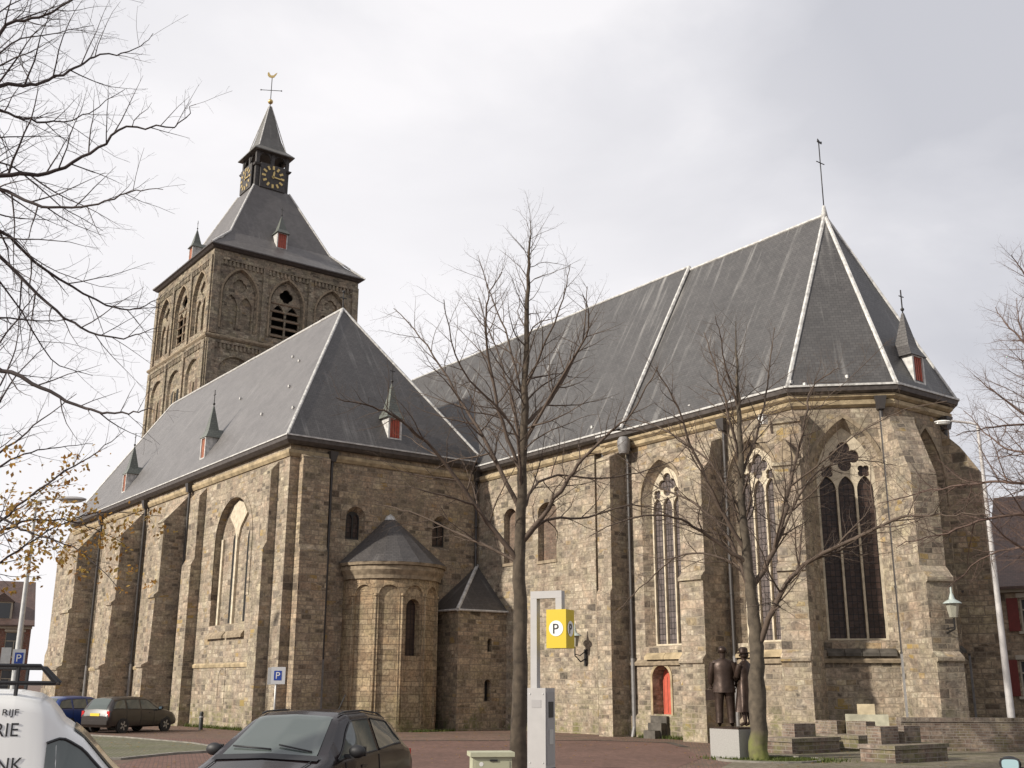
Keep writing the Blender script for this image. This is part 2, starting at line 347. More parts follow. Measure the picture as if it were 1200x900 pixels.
# ------------------------------------------------------------------ ground, roads
def ground_mat(name, cols, bw, rh, mortar, mc, rot=0, patch=None, rough=.85):
    m, n, b = newmat(name); ob = nd(n, 'ShaderNodeTexCoord').outputs['Object']
    mpn = nd(n, 'ShaderNodeMapping'); mpn.inputs['Rotation'].default_value = (0, 0, rot); n.links.new(ob, mpn.inputs[0])
    k = nd(n, 'ShaderNodeTexBrick'); k.inputs['Color1'].default_value = (0, 0, 0, 1); k.inputs['Color2'].default_value = (1, 1, 1, 1); k.inputs['Mortar'].default_value = (.5, .5, .5, 1)
    k.inputs['Scale'].default_value = 1; k.inputs['Mortar Size'].default_value = mortar; k.inputs['Brick Width'].default_value = bw; k.inputs['Row Height'].default_value = rh
    n.links.new(mpn.outputs[0], k.inputs[0])
    col = ramp(n, k.outputs['Color'], cols)
    col = mixc(n, .5, col, ramp(n, noise(n, ob, .45, 7, .65), [(.3, G3(.3)), (.7, G3(.72))]), 'OVERLAY')
    if patch: col = mixc(n, ramp(n, noise(n, ob, .8, 7, .7), [(.5, G3(0)), (.66, G3(.75))]), col, patch)
    col = mixc(n, k.outputs['Fac'], col, mc)
    n.links.new(col, b.inputs['Base Color']); b.inputs['Roughness'].default_value = rough; b.inputs['Specular IOR Level'].default_value = .3
    bu = nd(n, 'ShaderNodeBump'); bu.inputs['Strength'].default_value = .5; bu.inputs['Distance'].default_value = .02; bu.invert = True
    n.links.new(k.outputs['Fac'], bu.inputs['Height']); n.links.new(bu.outputs[0], b.inputs['Normal']); return m
g_base = ground_mat('brown_pavers', [(0, (.12, .075, .058)), (1, (.18, .112, .085))], .2, .1, .006, (.09, .075, .06), R(45), patch=(.10, .08, .055))
g_road = ground_mat('red_clinker_road', [(0, (.115, .066, .052)), (1, (.165, .095, .075))], .2, .1, .006, (.09, .065, .055), R(20))
g_cob = ground_mat('grey_cobbles', [(0, (.15, .125, .095)), (1, (.24, .205, .16))], .14, .11, .012, (.09, .085, .05), R(30), patch=(.115, .12, .05))
g_park = ground_mat('mossy_parking_setts', [(0, (.12, .11, .08)), (1, (.19, .175, .13))], .14, .11, .014, (.08, .085, .04), R(10), patch=(.11, .12, .05))
xs = [-3000, -1200, -500, -250, -120, -80, -60, -45, -30, -15, 0, 10, 20, 30, 40, 55, 70, 120, 250, 600, 1500, 3000]
mb = MB(); mb.grid([[(x, y, gz(x, y)) for x in xs] for y in xs], 0, True)
for i in range(len(mb.f)): mb.f[i] = mb.f[i][::1]
tag(mb.build('ground', g_base, merge='n'), kind='structure')
def sheet(name, poly, mat, lift=.004, thick=0):
    m = MB(); top = [Vector((x, y, gz(x, y) + lift)) for x, y in poly]; m.face(top)
    if thick:
        n = len(top)
        for i in range(n): a, b = top[i], top[(i + 1) % n]; m.face([a, a - Z * thick, b - Z * thick, b])
    o = m.build(name, mat, merge='n')
    if o.data.polygons[0].normal.z < 0: o.data.flip_normals()
    return tag(o, kind='structure')
road_poly = [(9.2, 1.5), (12.2, 6.6), (15.0, 10.6 - 3.0), (21.5, 2.2), (25.5, -3.5), (30, -10), (36, -16), (33, -22), (24, -16), (13, -9.5), (-4, -16), (-12, -14), (-8, -9.5), (2, -6.2), (6, -3)]
sheet('road', road_poly, g_road)
sheet('plaza', [(22.1, 3.0), (19.6, 5.2), (17.3, 7.6), (19.5, 9.4), (24, 12.5), (34, 20), (60, 20), (60, -10), (44, -13), (33, -12), (26.5, -3.2)], g_cob, .008)
isl = [(-9, -11.5), (-3, -8.6), (3, -7.0), (8, -6.5), (11.2, -6.8), (12.2, -7.6), (12.6, -8.8), (14, -10.6), (13, -12.5), (5, -13.5), (-6, -15)]
sheet('parking_bay', isl, g_park, .06, .2)
kb = MB()
kb.sweep([(x, y) for x, y in isl[::-1]], [(0, -.35), (.14, -.35), (.14, -.075), (0, -.07)], 0, closed=True)
tag(kb.build('kerb', plain('kerb_stone', (.2, .185, .16), .85, noise=.3, nscale=4), merge='n'), kind='structure')

strip = [(6.0, -3.0), (9.2, 1.5), (12.2, 6.6), (15.0, 7.6), (17.3, 6.0)]
def gutter_strip():
    m = MB(); L = [Vector((x, y)) for x, y in strip]
    for i in range(len(L) - 1):
        d = (L[i + 1] - L[i]).normalized(); n = Vector((d.y, -d.x)) * .28
        m.face([(p.x, p.y, gz(p.x, p.y) + .012) for p in (L[i], L[i + 1], L[i + 1] + n, L[i] + n)])
    o = m.build('gutter_stones', g_gut, merge='n')
    for p in o.data.polygons:
        if p.normal.z < 0: o.data.flip_normals(); break
    return tag(o, kind='structure')
g_gut = ground_mat('dark_gutter_stones', [(0, (.06, .052, .045)), (1, (.11, .095, .08))], .28, .14, .012, (.04, .036, .03), R(10))
gutter_strip()

# ------------------------------------------------------------------ the church
church = thing('church', 'large medieval sandstone church with square clock tower, steep slate roofs and gothic choir', 'church')
# shared dimensions
W, YC, SF = 9.77, 9.93, 3.374
K = SF / math.sqrt(2)
E1 = (19.03, YC); E2 = (19.03 + K, YC + K); E3 = (19.03 + K, YC + K + SF); E4 = (19.03, YC + 2 * K + SF)
YR = YC + K + SF / 2; YN = E4[1]
FS = Fr((0, 0), (0, -1)); FE = Fr((0, 0), (1, 0)); FC = Fr((0, YC), (0, -1))
FSE = Fr(E1, (1, -1)); FEE = Fr(E2, (1, 0)); FNE = Fr(E3, (1, 1))
BOT = -.7
def buttress(fr, uc, width, prof, mat=stone, name='buttress', parent=church):
    m = MB(); a = [fr.p(uc - width / 2, z, d) for d, z in prof]; b = [fr.p(uc + width / 2, z, d) for d, z in prof]
    m.prism(a, b); return m.build(name, mat, parent, merge='n')
def downpipe(fr, u, z1, mat=pipe_d, d=.12, z0=-.3, r=.065, hop=True, lower=True):
    m = MB(); zz = 2.7 if lower else z0
    m.tube([fr.p(u, zz, d), fr.p(u, z1, d)], r, 8)
    if hop: m.hexa([fr.p(u - .12, z1 - .05, d + .14), fr.p(u + .12, z1 - .05, d + .14), fr.p(u + .12, z1 - .05, d - .1), fr.p(u - .12, z1 - .05, d - .1),
                    fr.p(u - .2, z1 + .4, d + .22), fr.p(u + .2, z1 + .4, d + .22), fr.p(u + .2, z1 + .4, d - .1), fr.p(u - .2, z1 + .4, d - .1)])
    for z in np.arange(max(zz, .5), z1, 2.1): m.tube([fr.p(u, z, d), fr.p(u, z + .07, d)], r + .018, 8)
    if lower:
        m.tube([fr.p(u, .15, d), fr.p(u, zz, d)], r + .015, 8, 1)
        m.tube([fr.p(u, .18, d), fr.p(u, .0, d + .05), fr.p(u, -.3, d + .12)], r + .012, 8, 1)
    return m.build('downpipe', [mat, pipe_g], church)
def lancet_holes(cx, w, z0, zs, zt, n, bar, headz):
    wl = (w - bar * (n + 1)) / n; hs = []
    for i in range(n):
        c = cx - w / 2 + bar + wl / 2 + i * (wl + bar); hs.append(arch(c, wl, z0 + .06, headz - wl * .35, headz + wl * .55, 6))
    return hs
def gothic_window(fr, cx, w, z0, zs, zt, n=3, d=-.36, tmat=trim, gmat=glass_l, bar=.07, heads=None, parent=church):
    hz = heads or zs - .1; holes = lancet_holes(cx, w, z0, zs, zt, n, bar, hz); h = zt - zs
    r = w * .235
    holes.append(foil(cx, zs + h * .45, r * 1.12, 4, .44, math.pi / 2, 56))
    for s in (-1, 1): holes.append(foil(cx + s * w * .315, zs + h * .17, r * .5, 4, .35, math.pi / 4))
    o = arch(cx, w + .02, z0 - .02, zs, zt + .01)
    m = MB(); m.panel(fr, o, [(q, None, .14) for q in holes], d, 0); t = m.build('window', tmat, parent)
    g = MB(); g.face([fr.p(*p, d - .11) for p in arch(cx, w + .02, z0 - .02, zs, zt + .01)]); g.build('pane', gmat, t)
    return t
def reveal(cx, w, z0, zs, zt, pointed=True, t=.22, depth=.36):
    return (arch(cx, w + 2 * t, z0 - .03, zs, zt + t * 1.25, pointed=pointed), arch(cx, w, z0, zs, zt, pointed=pointed), depth)
def moulding(fr, cx, w, z0, zs, zt, t, wd, prj, mat, pointed=True, name='hood_mould'):
    """raised band round an arch"""
    a = arch(cx, w + 2 * t, z0, zs, zt + t * 1.2, pointed=pointed); b = arch(cx, w + 2 * t + 2 * wd, z0, zs, zt + t * 1.2 + wd * 1.15, pointed=pointed)
    a = a[1:] + a[:1]; b = b[1:] + b[:1]; m = MB(); n = len(a)
    rows = [[fr.p(*b[i], 0), fr.p(*b[i], prj), fr.p(*a[i], prj), fr.p(*a[i], -.02)] for i in range(n)]
    m.grid(rows, 0, False); return m.build(name, mat, church, merge='n')
def roof(faces, mat, name, parent=church):
    m = MB()
    for f in faces: m.face(f)
    return m.build(name, mat, parent)
def caps(lines, parent, r=.07, mat=lead, name='ridge_cap'):
    for a, b in lines:
        m = MB(); a = Vector(a); b = Vector(b); k = max(2, int((b - a).length / 1.6)); rng = random.Random(3)
        m.tube([a.lerp(b, i / k) + Vector((0, 0, rng.uniform(-.012, .012))) for i in range(k + 1)], r, 7, 0, True); m.build(name, mat, parent)

# --- south aisle (left block)
XW = -32.85; HS = 12.05; RS = 20.47
wz = (2.2,)
m = MB()
S_win = (-5.75, 4.1, 4.3, 8.2, 10.15)
m.panel(FS, [(XW, BOT), (0, BOT), (0, 11.9), (XW, 11.9)], [(arch(*S_win, pointed=True), None, .32),
        (arch(-22.3, 1.9, 4.2, 8.6, 10.2), None, .32), (arch(-15.0, 1.9, 4.2, 8.6, 10.2), None, .32)])
for c in (-22.3, -15.0): m.face([FS.p(*q, -.318) for q in arch(c, 1.9, 4.2, 8.6, 10.2)])
m.face([FS.p(*q, -.32) for q in arch(*S_win)])
m.build('aisle_south_wall', stone, church)
m = MB(); hol = []
for yc in (3.3, 7.82): hol.append((arch(yc, .95, 7.72, 8.85, 9.3, pointed=False), arch(yc, .66, 7.9, 8.8, 9.12, pointed=False), .3))
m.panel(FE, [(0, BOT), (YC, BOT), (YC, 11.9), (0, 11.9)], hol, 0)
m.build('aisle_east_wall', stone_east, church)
for yc in (3.3, 7.82):
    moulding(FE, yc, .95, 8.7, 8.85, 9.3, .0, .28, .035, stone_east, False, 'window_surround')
    m = MB(); m.panel(FE, arch(yc, .7, 7.88, 8.8, 9.14, pointed=False), [(arch(yc + s * .16, .26, 7.95, 8.75, 8.98, pointed=False), None, .06) for s in (-1, 1)], -.28, 0)
    t = m.build('window', iron, church); g = MB(); g.face([FE.p(*q, -.33) for q in arch(yc, .7, 7.88, 8.8, 9.14, pointed=False)]); g.build('pane', glass_l, t)
m = MB()   # west and north closing walls
m.face([(XW, 0, BOT), (XW, 0, 11.9), (XW, YC, 11.9), (XW, YC, BOT)]); m.build('aisle_west_wall', stone, church)
# wide bricked-up window with its Y tracery
fr = FS; cx, w, z0, zs, zt = S_win
m = MB()
Dt = -.20
m.fbox(fr, cx - .10, cx + .10, z0, 8.45, -.32, Dt)
m.fbox(fr, cx + 1.62, cx + 1.82, z0, 8.55, -.32, Dt + .02)
m.fbox(fr, cx - 1.82, cx - 1.62, z0, 8.35, -.32, Dt - .02)
hd = [(cx - .1, 8.2), (cx + .1, 8.2), (cx + .32, 8.75), (cx + 1.0, 9.35), (cx + .55, 9.85), (cx, 10.02), (cx - .55, 9.85), (cx - 1.0, 9.35), (cx - .32, 8.75)]
m.prism([fr.p(*q, -.32) for q in hd], [fr.p(*q, Dt - .02) for q in hd])
t = m.build('window', trim, church, merge='n')
m = MB()
for c in (cx - .42, cx + 1.25): m.face([fr.p(*q, -.316) for q in arch(c, .42, z0 + .1, 8.1, 8.6)])
m.build('pane', dark_in, t)
m = MB()
for a, b in ((cx - 2.1, cx - .05), (cx + .1, cx + 2.1)): m.prism([fr.p(a, z0 + .05, -.3), fr.p(a, z0 - .5, .16), fr.p(a, z0 - .62, .16), fr.p(a, z0 - .55, -.3)][::-1], [fr.p(b, z0 + .05, -.3), fr.p(b, z0 - .5, .16), fr.p(b, z0 - .62, .16), fr.p(b, z0 - .55, -.3)][::-1])
m.build('window_sill', trim_d, church, merge='n')
moulding(FS, cx, w, z0 + 1.2, zs, zt, .0, .26, .03, stone, True, 'hood_mould')
# little blocked opening low in the wall
m = MB(); m.panel(FS, arch(-5.9, 1.0, .7, 2.1, 2.7, pointed=False), [(arch(-5.9, .55, .9, 1.9, 2.3, pointed=False), None, .04)], .02); m.face([FS.p(*q, -.01) for q in arch(-5.9, .55, .9, 1.9, 2.3, pointed=False)]); m.build('blocked_opening', stone, church)
big = [(0, BOT), (1.72, BOT), (1.72, 2.4), (1.8, 2.45), (1.8, 2.56), (1.5, 2.72), (1.42, 5.75), (1.5, 5.8), (1.5, 5.92), (1.3, 6.1), (1.3, 9.5), (1.36, 9.55), (0, 11.15)]
for uc in (-18.75, -11.95): buttress(FS, uc, .85, big)
buttress(FS, -27.6, 1.9, big)
wb = [(0, BOT), (5.0, BOT), (5.0, 3.5), (4.5, 4.0), (4.5, 10.1), (1.5, 12.0), (0, 12.0)]
buttress(Fr((XW, .9), (-1, 0)), 0, 1.3, wb)
sh = [(0, BOT), (.52, BOT), (.52, 7.3), (.36, 7.6), (.36, 10.7), (0, 11.15)]
buttress(FS, -10.05, 1.2, sh); buttress(FS, -1.5, .85, sh)
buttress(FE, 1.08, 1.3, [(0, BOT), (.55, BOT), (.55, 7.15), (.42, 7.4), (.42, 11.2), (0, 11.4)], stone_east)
m = MB(); m.sweep([(XW, 0), (0, 0), (0, YC - .1)], [(0, 11.2), (.06, 11.2), (.14, 11.34), (.14, 11.48), (0, 11.48)]); m.build('cornice', cornice_m, church, merge='n')
m = MB(); m.sweep([(XW, 0), (0, 0), (0, YC - .45)], [(0, 11.72), (.2, 11.72), (.36, 11.86), (.38, 12.04), (.2, 12.02), (0, 11.95)]); m.build('gutter', gutter_m, church, merge='n')
m = MB(); m.sweep([(XW, 0), (0, 0), (0, YC - .45)], [(.30, 12.03), (.42, 12.03), (.42, 12.09), (.30, 12.09)]); m.build('gutter_edge', lead, church, merge='n')
m = MB(); m.sweep([(XW, 0), (-2, 0)], [(0, 2.4), (.05, 2.4), (.07, 2.52), (0, 2.6)]); m.build('string_course', cornice_m, church, merge='n')
o_ = .36; ym = W / 2
A = Vector((-5.26, ym, RS)); B = Vector((-30.17, ym, RS)); c1 = Vector((o_, -o_, HS)); c2 = Vector((o_, W + o_, HS)); c3 = Vector((XW - .2, W + o_, HS)); c4 = Vector((XW - .2, -o_, HS))
ro = roof([[c4, c1, A, B], [c2, c3, B, A], [c3, c4, B]], slate_a, 'aisle_roof')
ro2 = roof([[c1, c2, A]], slate_d, 'aisle_hip_roof')
caps([(c1, A), (c2, A), (A, B), (B, c4), (B, c3)], ro, .075)
m = MB(); m.tube([A, A + Z * .9], .035, 6); m.tube([A + Vector((0, -.2, .6)), A + Vector((0, .2, .6))], .03, 6); m.sphere(A + Z * .95, .08, 0, 5); m.build('roof_finial', iron, church)
for u in (-26.3, -18.15, -11.4): downpipe(FS, u, 11.2, d=.16)
downpipe(FE, 1.95, 11.2, pipe_d, .14); downpipe(FE, YC - .2, 11.2, pipe_d, .14, lower=False)

# --- romanesque side apse
AC = (0.15, 5.05, 0); AR = 2.2
def aparc(r, z, n=28): return [(AC[0] + r * math.cos(t), AC[1] + r * math.sin(t), z) for t in np.linspace(-math.pi / 2, math.pi / 2, n + 1)]
m = MB()
# wall with shallow arcade: unrolled polygons wrapped on the cylinder
def wrap(pts, r): return [(AC[0] + r * math.cos(s / AR), AC[1] + r * math.sin(s / AR), z) for s, z in pts]
class Cyl:
    def p(s, u, v, d=0): return Vector((AC[0] + (AR + d) * math.cos(u / AR), AC[1] + (AR + d) * math.sin(u / AR), v))
CY = Cyl(); bayw = 1.14; L2 = AR * math.pi / 2
def wrap_panel(m, u0, u1, z0, z1, holes, d, nseg):
    for i in range(nseg):   # narrow strips so that the sheet follows the curve
        a = u0 + (u1 - u0) * i / nseg; b = u0 + (u1 - u0) * (i + 1) / nseg
        m.panel(CY, [(a, z0), (b, z0), (b, z1), (a, z1)], [h for h in holes if h[3] == i], d)
cent = [-2.28, -1.14, 0, 1.14, 2.28]
rows = []
for c in cent:
    a = arch(c, .88, .1, 5.35, 5.79, pointed=False, n=8)
    win = abs(c) < .1
    m.panel(CY, [(c - bayw / 2, BOT), (c - .49, BOT), (c + .49, BOT), (c + bayw / 2, BOT), (c + bayw / 2, 6.1), (c + .25, 6.1), (c - .25, 6.1), (c - bayw / 2, 6.1)], [(a, None, .09)])
    inner = []
    if win:
        wpoly = arch(c, .72, 2.85, 4.85, 5.22, pointed=False, n=8); m.panel(CY, a, [(wpoly, None, .35)], -.09)
    else:
        for j in range(4):
            pass
        m.panel(CY, a, [], -.09)
for a, b in ((-3.6, -2.85), (2.85, 3.6)):
    for i in range(3): u0 = a + (b - a) * i / 3; u1 = a + (b - a) * (i + 1) / 3; m.face([CY.p(u0, BOT), CY.p(u1, BOT), CY.p(u1, 6.1), CY.p(u0, 6.1)])
m.build('apse_wall', stone_apse, church)
m = MB()
for c in [cent[0] - bayw / 2] + [x + bayw / 2 for x in cent]:
    if abs(c) < L2: m.tube([CY.p(c, .1, .0), CY.p(c, 5.3, .0)], .05, 7); m.tube([CY.p(c, 5.3, .0), CY.p(c, 5.42, .0)], .07, 7)
m.build('apse_colonnette', stone_apse, church)
m = MB(); m.face([CY.p(*q, -.4) for q in arch(0, .76, 2.8, 4.85, 5.26, pointed=False, n=8)]); m.build('apse_window', glass_l, church)
m = MB(); arcp = [(p[0], p[1]) for p in aparc(AR, 0, 24)]
m.sweep(arcp, [(0, 6.05), (.08, 6.05), (.1, 6.2), (.22, 6.42), (.22, 6.6), (0, 6.6)]); m.sweep(arcp, [(0, 6.62), (.3, 6.62), (.34, 6.74), (0, 6.8)]); m.build('apse_cornice', trim_d, church, merge='n')
m = MB(); apx = Vector((.05, AC[1], 9.1)); a = aparc(AR + .36, 6.74, 10)
rows = [[Vector(p).lerp(apx, k / 6) for p in a] for k in range(7)]
m.grid(rows, 0, False); m.build('apse_roof', slate_d, church, merge='n')
m = MB(); m.lathe(apx, [(.3, -.26), (.18, -.08), (0, .04)], 10); m.build('apse_roof_cap', lead, church)

# --- stair turret in the corner
TX, TY = 2.35, 7.3
m = MB(); F1 = Fr((0, TY), (0, -1)); F2 = Fr((TX, TY), (1, 0))
m.panel(F1, [(0, BOT), (TX, BOT), (TX, 4.85), (0, 4.85)])
m.panel(F2, [(0, BOT), (YC - TY, BOT), (YC - TY, 4.85), (0, 4.85)], [(arch(1.72, .26, 3.1, 3.55, 3.68, 4, False), None, .3), (arch(1.62, .34, 1.0, 1.75, 1.92, 4, False), None, .3)])
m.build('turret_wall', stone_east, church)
m = MB()
for c, z0, z1 in ((1.72, 3.0, 3.8), (1.62, .9, 2.0)):
    m = MB(); m.face([F2.p(c - .3, z0, -.29), F2.p(c + .3, z0, -.29), F2.p(c + .3, z1, -.29), F2.p(c - .3, z1, -.29)]); m.build('turret_window', dark_in, church)
q1 = Vector((-.0, TY - .12, 4.86)); q2 = Vector((TX + .12, TY - .12, 4.86)); q3 = Vector((TX + .12, YC, 4.86)); qa = Vector((.02, YC - .02, 7.15))
tr = roof([[q1, q2, qa], [q2, q3, qa]], slate_d, 'turret_roof')
caps([(q2, qa)], tr, .09); caps([(q1, q2), (q2, q3)], tr, .05)

# --- nave and choir
XS = 9.45; XP = 10.65; HN = 11.82; HC = 11.65; RC = 19.8; XA = 18.08
m = MB()
bl = [(2.6, .95, 7.05, 9.15, 9.55), (5.33, 1.3, 6.95, 9.1, 9.5)]
m.panel(FC, [(-38, BOT), (8.55, BOT), (8.55, 11.9), (-38, 11.9)], [(arch(*b, pointed=False), None, .3) for b in bl])
m.face([FC.p(8.55, BOT, 0), FC.p(8.55, BOT, -.45), FC.p(8.55, 11.9, -.45), FC.p(8.55, 11.9, 0)])
m.face([FC.p(8.55, BOT, -.45), FC.p(9.15, BOT, -.45), FC.p(9.15, 11.9, -.45), FC.p(8.55, 11.9, -.45)])
m.face([FC.p(9.15, BOT, -.45), FC.p(9.15, BOT, 0), FC.p(9.15, 11.9, 0), FC.p(9.15, 11.9, -.45)])
m.build('nave_south_wall', stone, church)
for b in bl:
    m = MB(); m.face([FC.p(*q, -.295) for q in arch(*b, pointed=False)]); m.fbox(FC, b[0] - b[1] / 2 - .05, b[0] + b[1] / 2 + .05, b[2] - .14, b[2] - .01, -.2, .05, 1); m.build('blind_window', [infill, trim_d], church)
W1 = (12.45, 1.75, 3.15, 8.75, 10.0); W2 = (17.05, 1.75, 3.15, 8.75, 10.0)
door = (12.18, .95, .62, 1.95, 2.42)
def facet(fr, L, wins, extra=(), mat=stone, name='choir_wall', top=HC - .1, u0=0):
    m = MB(); m.panel(fr, [(u0, BOT), (L, BOT), (L, top), (u0, top)], [reveal(*w) for w in wins] + list(extra)); return m.build(name, mat, church)
facet(FC, E1[0], [W1, W2], [(arch(*door, pointed=False), arch(door[0], .8, .62, 1.95, 2.36, pointed=False), .45)], u0=9.15)
gothic_window(FC, *W1, heads=8.55, gmat=glass_g); gothic_window(FC, *W2, heads=8.55, gmat=glass_g)
u = SF / 2
WSE = (u, 1.95, 3.15, 8.5, 10.35); WEE = (u + .1, 1.55, 3.3, 8.4, 10.2)
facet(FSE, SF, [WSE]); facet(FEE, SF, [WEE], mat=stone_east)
gothic_window(FSE, *WSE, heads=8.35); gothic_window(FEE, *WEE, heads=8.2, tmat=trim_d)
for f, ww, mt in ((FC, W1, stone), (FC, W2, stone), (FSE, WSE, stone), (FEE, WEE, stone_east)):
    moulding(f, ww[0], ww[1], ww[3] - .6, ww[3], ww[4], .22, .13, .05, trim_d)
m = MB(); m.panel(FNE, [(0, BOT), (SF, BOT), (SF, HC - .1), (0, HC - .1)]); m.face([(E4[0], YN, BOT), (-38, YN, BOT), (-38, YN, 11.9), (E4[0], YN, 11.9)]); m.face([(-38, YN, BOT), (-38, YC, BOT), (-38, YC, 11.9), (-38, YN, 11.9)]); m.build('choir_north_wall', stone, church)
# door leaf, steps, jamb
m = MB(); dp = arch(door[0] + .02, .78, .64, 1.95, 2.36, pointed=False); m.prism([FC.p(*q, -.46) for q in dp], [FC.p(*q, -.42) for q in dp])
for k in range(4): m.fbox(FC, 11.86 + k * .19, 11.87 + k * .19, .7, 2.0, -.42, -.412, 1)
dr = m.build('door', [reddoor, iron], church, merge='n')
m = MB(); m.fbox(FC, 12.42, 12.5, 1.35, 1.5, -.42, -.37); m.build('door_handle', iron, dr)
moulding(FC, door[0], door[1], .6, door[3], door[4], 0, .10, .04, cornice_m, False, 'door_surround')
m = MB(); m.fbox(FC, 11.78, 12.62, -.3, .6, .125, .26, 0); m.fbox(FC, 11.9, 12.6, -.35, .36, .26, .52, 0); m.fbox(FC, 11.95, 12.55, -.35, .1, .52, .8, 0); m.build('door_step', sill_d, church, merge='n')
# sills
def sill(fr, c, w, z, mat, n=1):
    for i in range(n):
        a = c - w / 2 + w * i / n + .01; b = c - w / 2 + w * (i + 1) / n - .01; m = MB()
        pr = [(-.3, z), (.16, z - .42), (.16, z - .52), (-.3, z - .5)]
        m.prism([fr.p(a, zz, d) for d, zz in pr], [fr.p(b, zz, d) for d, zz in pr]); m.build('window_sill', mat, church, merge='n')
sill(FC, W1[0], 2.1, 3.15, cornice_m, 2); sill(FC, W2[0], 2.1, 3.15, cornice_m, 2); sill(FSE, WSE[0], 2.2, 3.15, sill_d, 4); sill(FEE, WEE[0], 1.9, 3.3, sill_d, 3)
apse_path = [(9.15, YC), E1, E2, E3, E4]
m = MB(); m.sweep(apse_path, [(0, 2.42), (.1, 2.42), (.12, 2.52), (0, 2.62)]); m.build('string_course', trim_d, church, merge='n')
m = MB(); m.sweep(apse_path, [(0, BOT), (.12, BOT), (.12, .55), (0, .66)]); m.build('plinth', stone, church, merge='n')
m = MB(); m.sweep(apse_path, [(0, 10.98), (.05, 10.98), (.14, 11.06), (.14, 11.2), (.06, 11.24), (0, 11.24)]); m.sweep(apse_path, [(0, 11.25), (.1, 11.25), (.2, 11.33), (.2, 11.42), (0, 11.42)]); m.build('cornice', cornice_m, church, merge='n')
m = MB(); m.sweep(apse_path, [(0, 11.44), (.24, 11.44), (.36, 11.5), (.4, 11.66), (.2, 11.66), (0, 11.6)]); m.build('gutter', gutter_m, church, merge='n')
m = MB(); m.sweep(apse_path, [(.30, 11.66), (.44, 11.66), (.44, 11.73), (.30, 11.73)]); m.build('gutter_edge', lead, church, merge='n')
nv = [(.1, YC), (8.6, YC)]
m = MB(); m.sweep([(.3, YC), (9.4, YC)], [(0, 11.1), (.05, 11.1), (.14, 11.2), (.14, 11.36), (0, 11.36)]); m.build('cornice', cornice_m, church, merge='n')
m = MB(); m.sweep([(.35, YC), (XP - .4, YC)], [(0, 11.56), (.24, 11.56), (.36, 11.65), (.38, 11.8), (.2, 11.8), (0, 11.75)]); m.build('gutter', gutter_m, church, merge='n')
m = MB(); m.sweep([(.35, YC), (XP - .35, YC)], [(.28, 11.8), (.42, 11.8), (.42, 11.87), (.28, 11.87)]); m.build('gutter_edge', lead, church, merge='n')
# choir buttresses
cb = [(0, BOT), (1.42, BOT), (1.42, 2.4), (1.5, 2.45), (1.5, 2.56), (1.32, 2.75), (1.32, 5.25), (1.4, 5.3), (1.4, 5.4), (1.2, 5.6), (1.2, 9.1), (.75, 9.6), (.55, 10.35), (0, 10.55)]
buttress(FC, 10.05, .8, [(0, BOT), (.95, BOT), (.95, 5.2), (.85, 5.35), (.85, 10.6), (0, 11.0)])
buttress(FC, 15.15, 1.15, cb)
def gablet(fr, z, d, w):
    m = MB(); pr = [(-w / 2, z), (w / 2, z), (0, z + w * .95)]
    m.prism([fr.p(a, b, d - .5) for a, b in pr], [fr.p(a, b, d + .02) for a, b in pr]); m.build('gablet', trim_d, church, merge='n')
FB3 = Fr(E1, (math.cos(R(-67.5)), math.sin(R(-67.5)))); FB4 = Fr(E2, (math.cos(R(-22.5)), math.sin(R(-22.5)))); FB5 = Fr(E3, (math.cos(R(22.5)), math.sin(R(22.5))))
b3 = [(-.3, BOT), (1.42, BOT), (1.42, 2.4), (1.5, 2.45), (1.5, 2.56), (1.3, 2.75), (1.3, 5.25), (1.38, 5.3), (1.38, 5.42), (1.15, 5.6), (1.15, 8.75), (1.22, 8.8), (1.22, 8.92), (.72, 9.1), (.72, 10.3), (.8, 10.35), (.8, 10.5), (-.3, 10.8)]
buttress(FB3, 0, .95, b3); gablet(FB3, 8.95, 1.1, .8)
b4 = [(-.3, BOT), (1.75, BOT), (1.75, 2.4), (1.82, 2.45), (1.82, 2.56), (1.6, 2.75), (1.6, 4.85), (1.68, 4.9), (1.68, 5.02), (1.35, 5.4), (1.35, 8.4), (.5, 10.3), (.5, 10.5), (-.3, 10.6)]
buttress(FB4, 0, .95, b4)
b5 = [(-.3, BOT), (1.0, BOT), (1.0, 4.8), (.9, 5.1), (.9, 9.0), (.35, 9.9), (-.3, 10.6)]
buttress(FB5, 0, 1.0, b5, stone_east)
downpipe(FSE, SF - .42, 10.9, pipe_d, .12); downpipe(FEE, SF - .42, 10.6, pipe_d, .12); downpipe(FC, 9.0, 11.2, pipe_d, -.1); downpipe(FC, 10.75, 10.9, pipe_d, .12); downpipe(FC, 15.95, 10.8, pipe_d, .12)
m = MB(); m.fbox(FC, 17.98, 18.2, 10.55, 10.9, .3, .55); m.build('floodlight', white_paint, church)
m = MB(); c = FC.p(10.9, 11.0, .45); m.lathe(c, [(0, -.35), (.2, -.3), (.27, 0), (.27, .25), (.18, .38), (0, .4)], 10); m.build('rainwater_hopper', pipe_g, church)
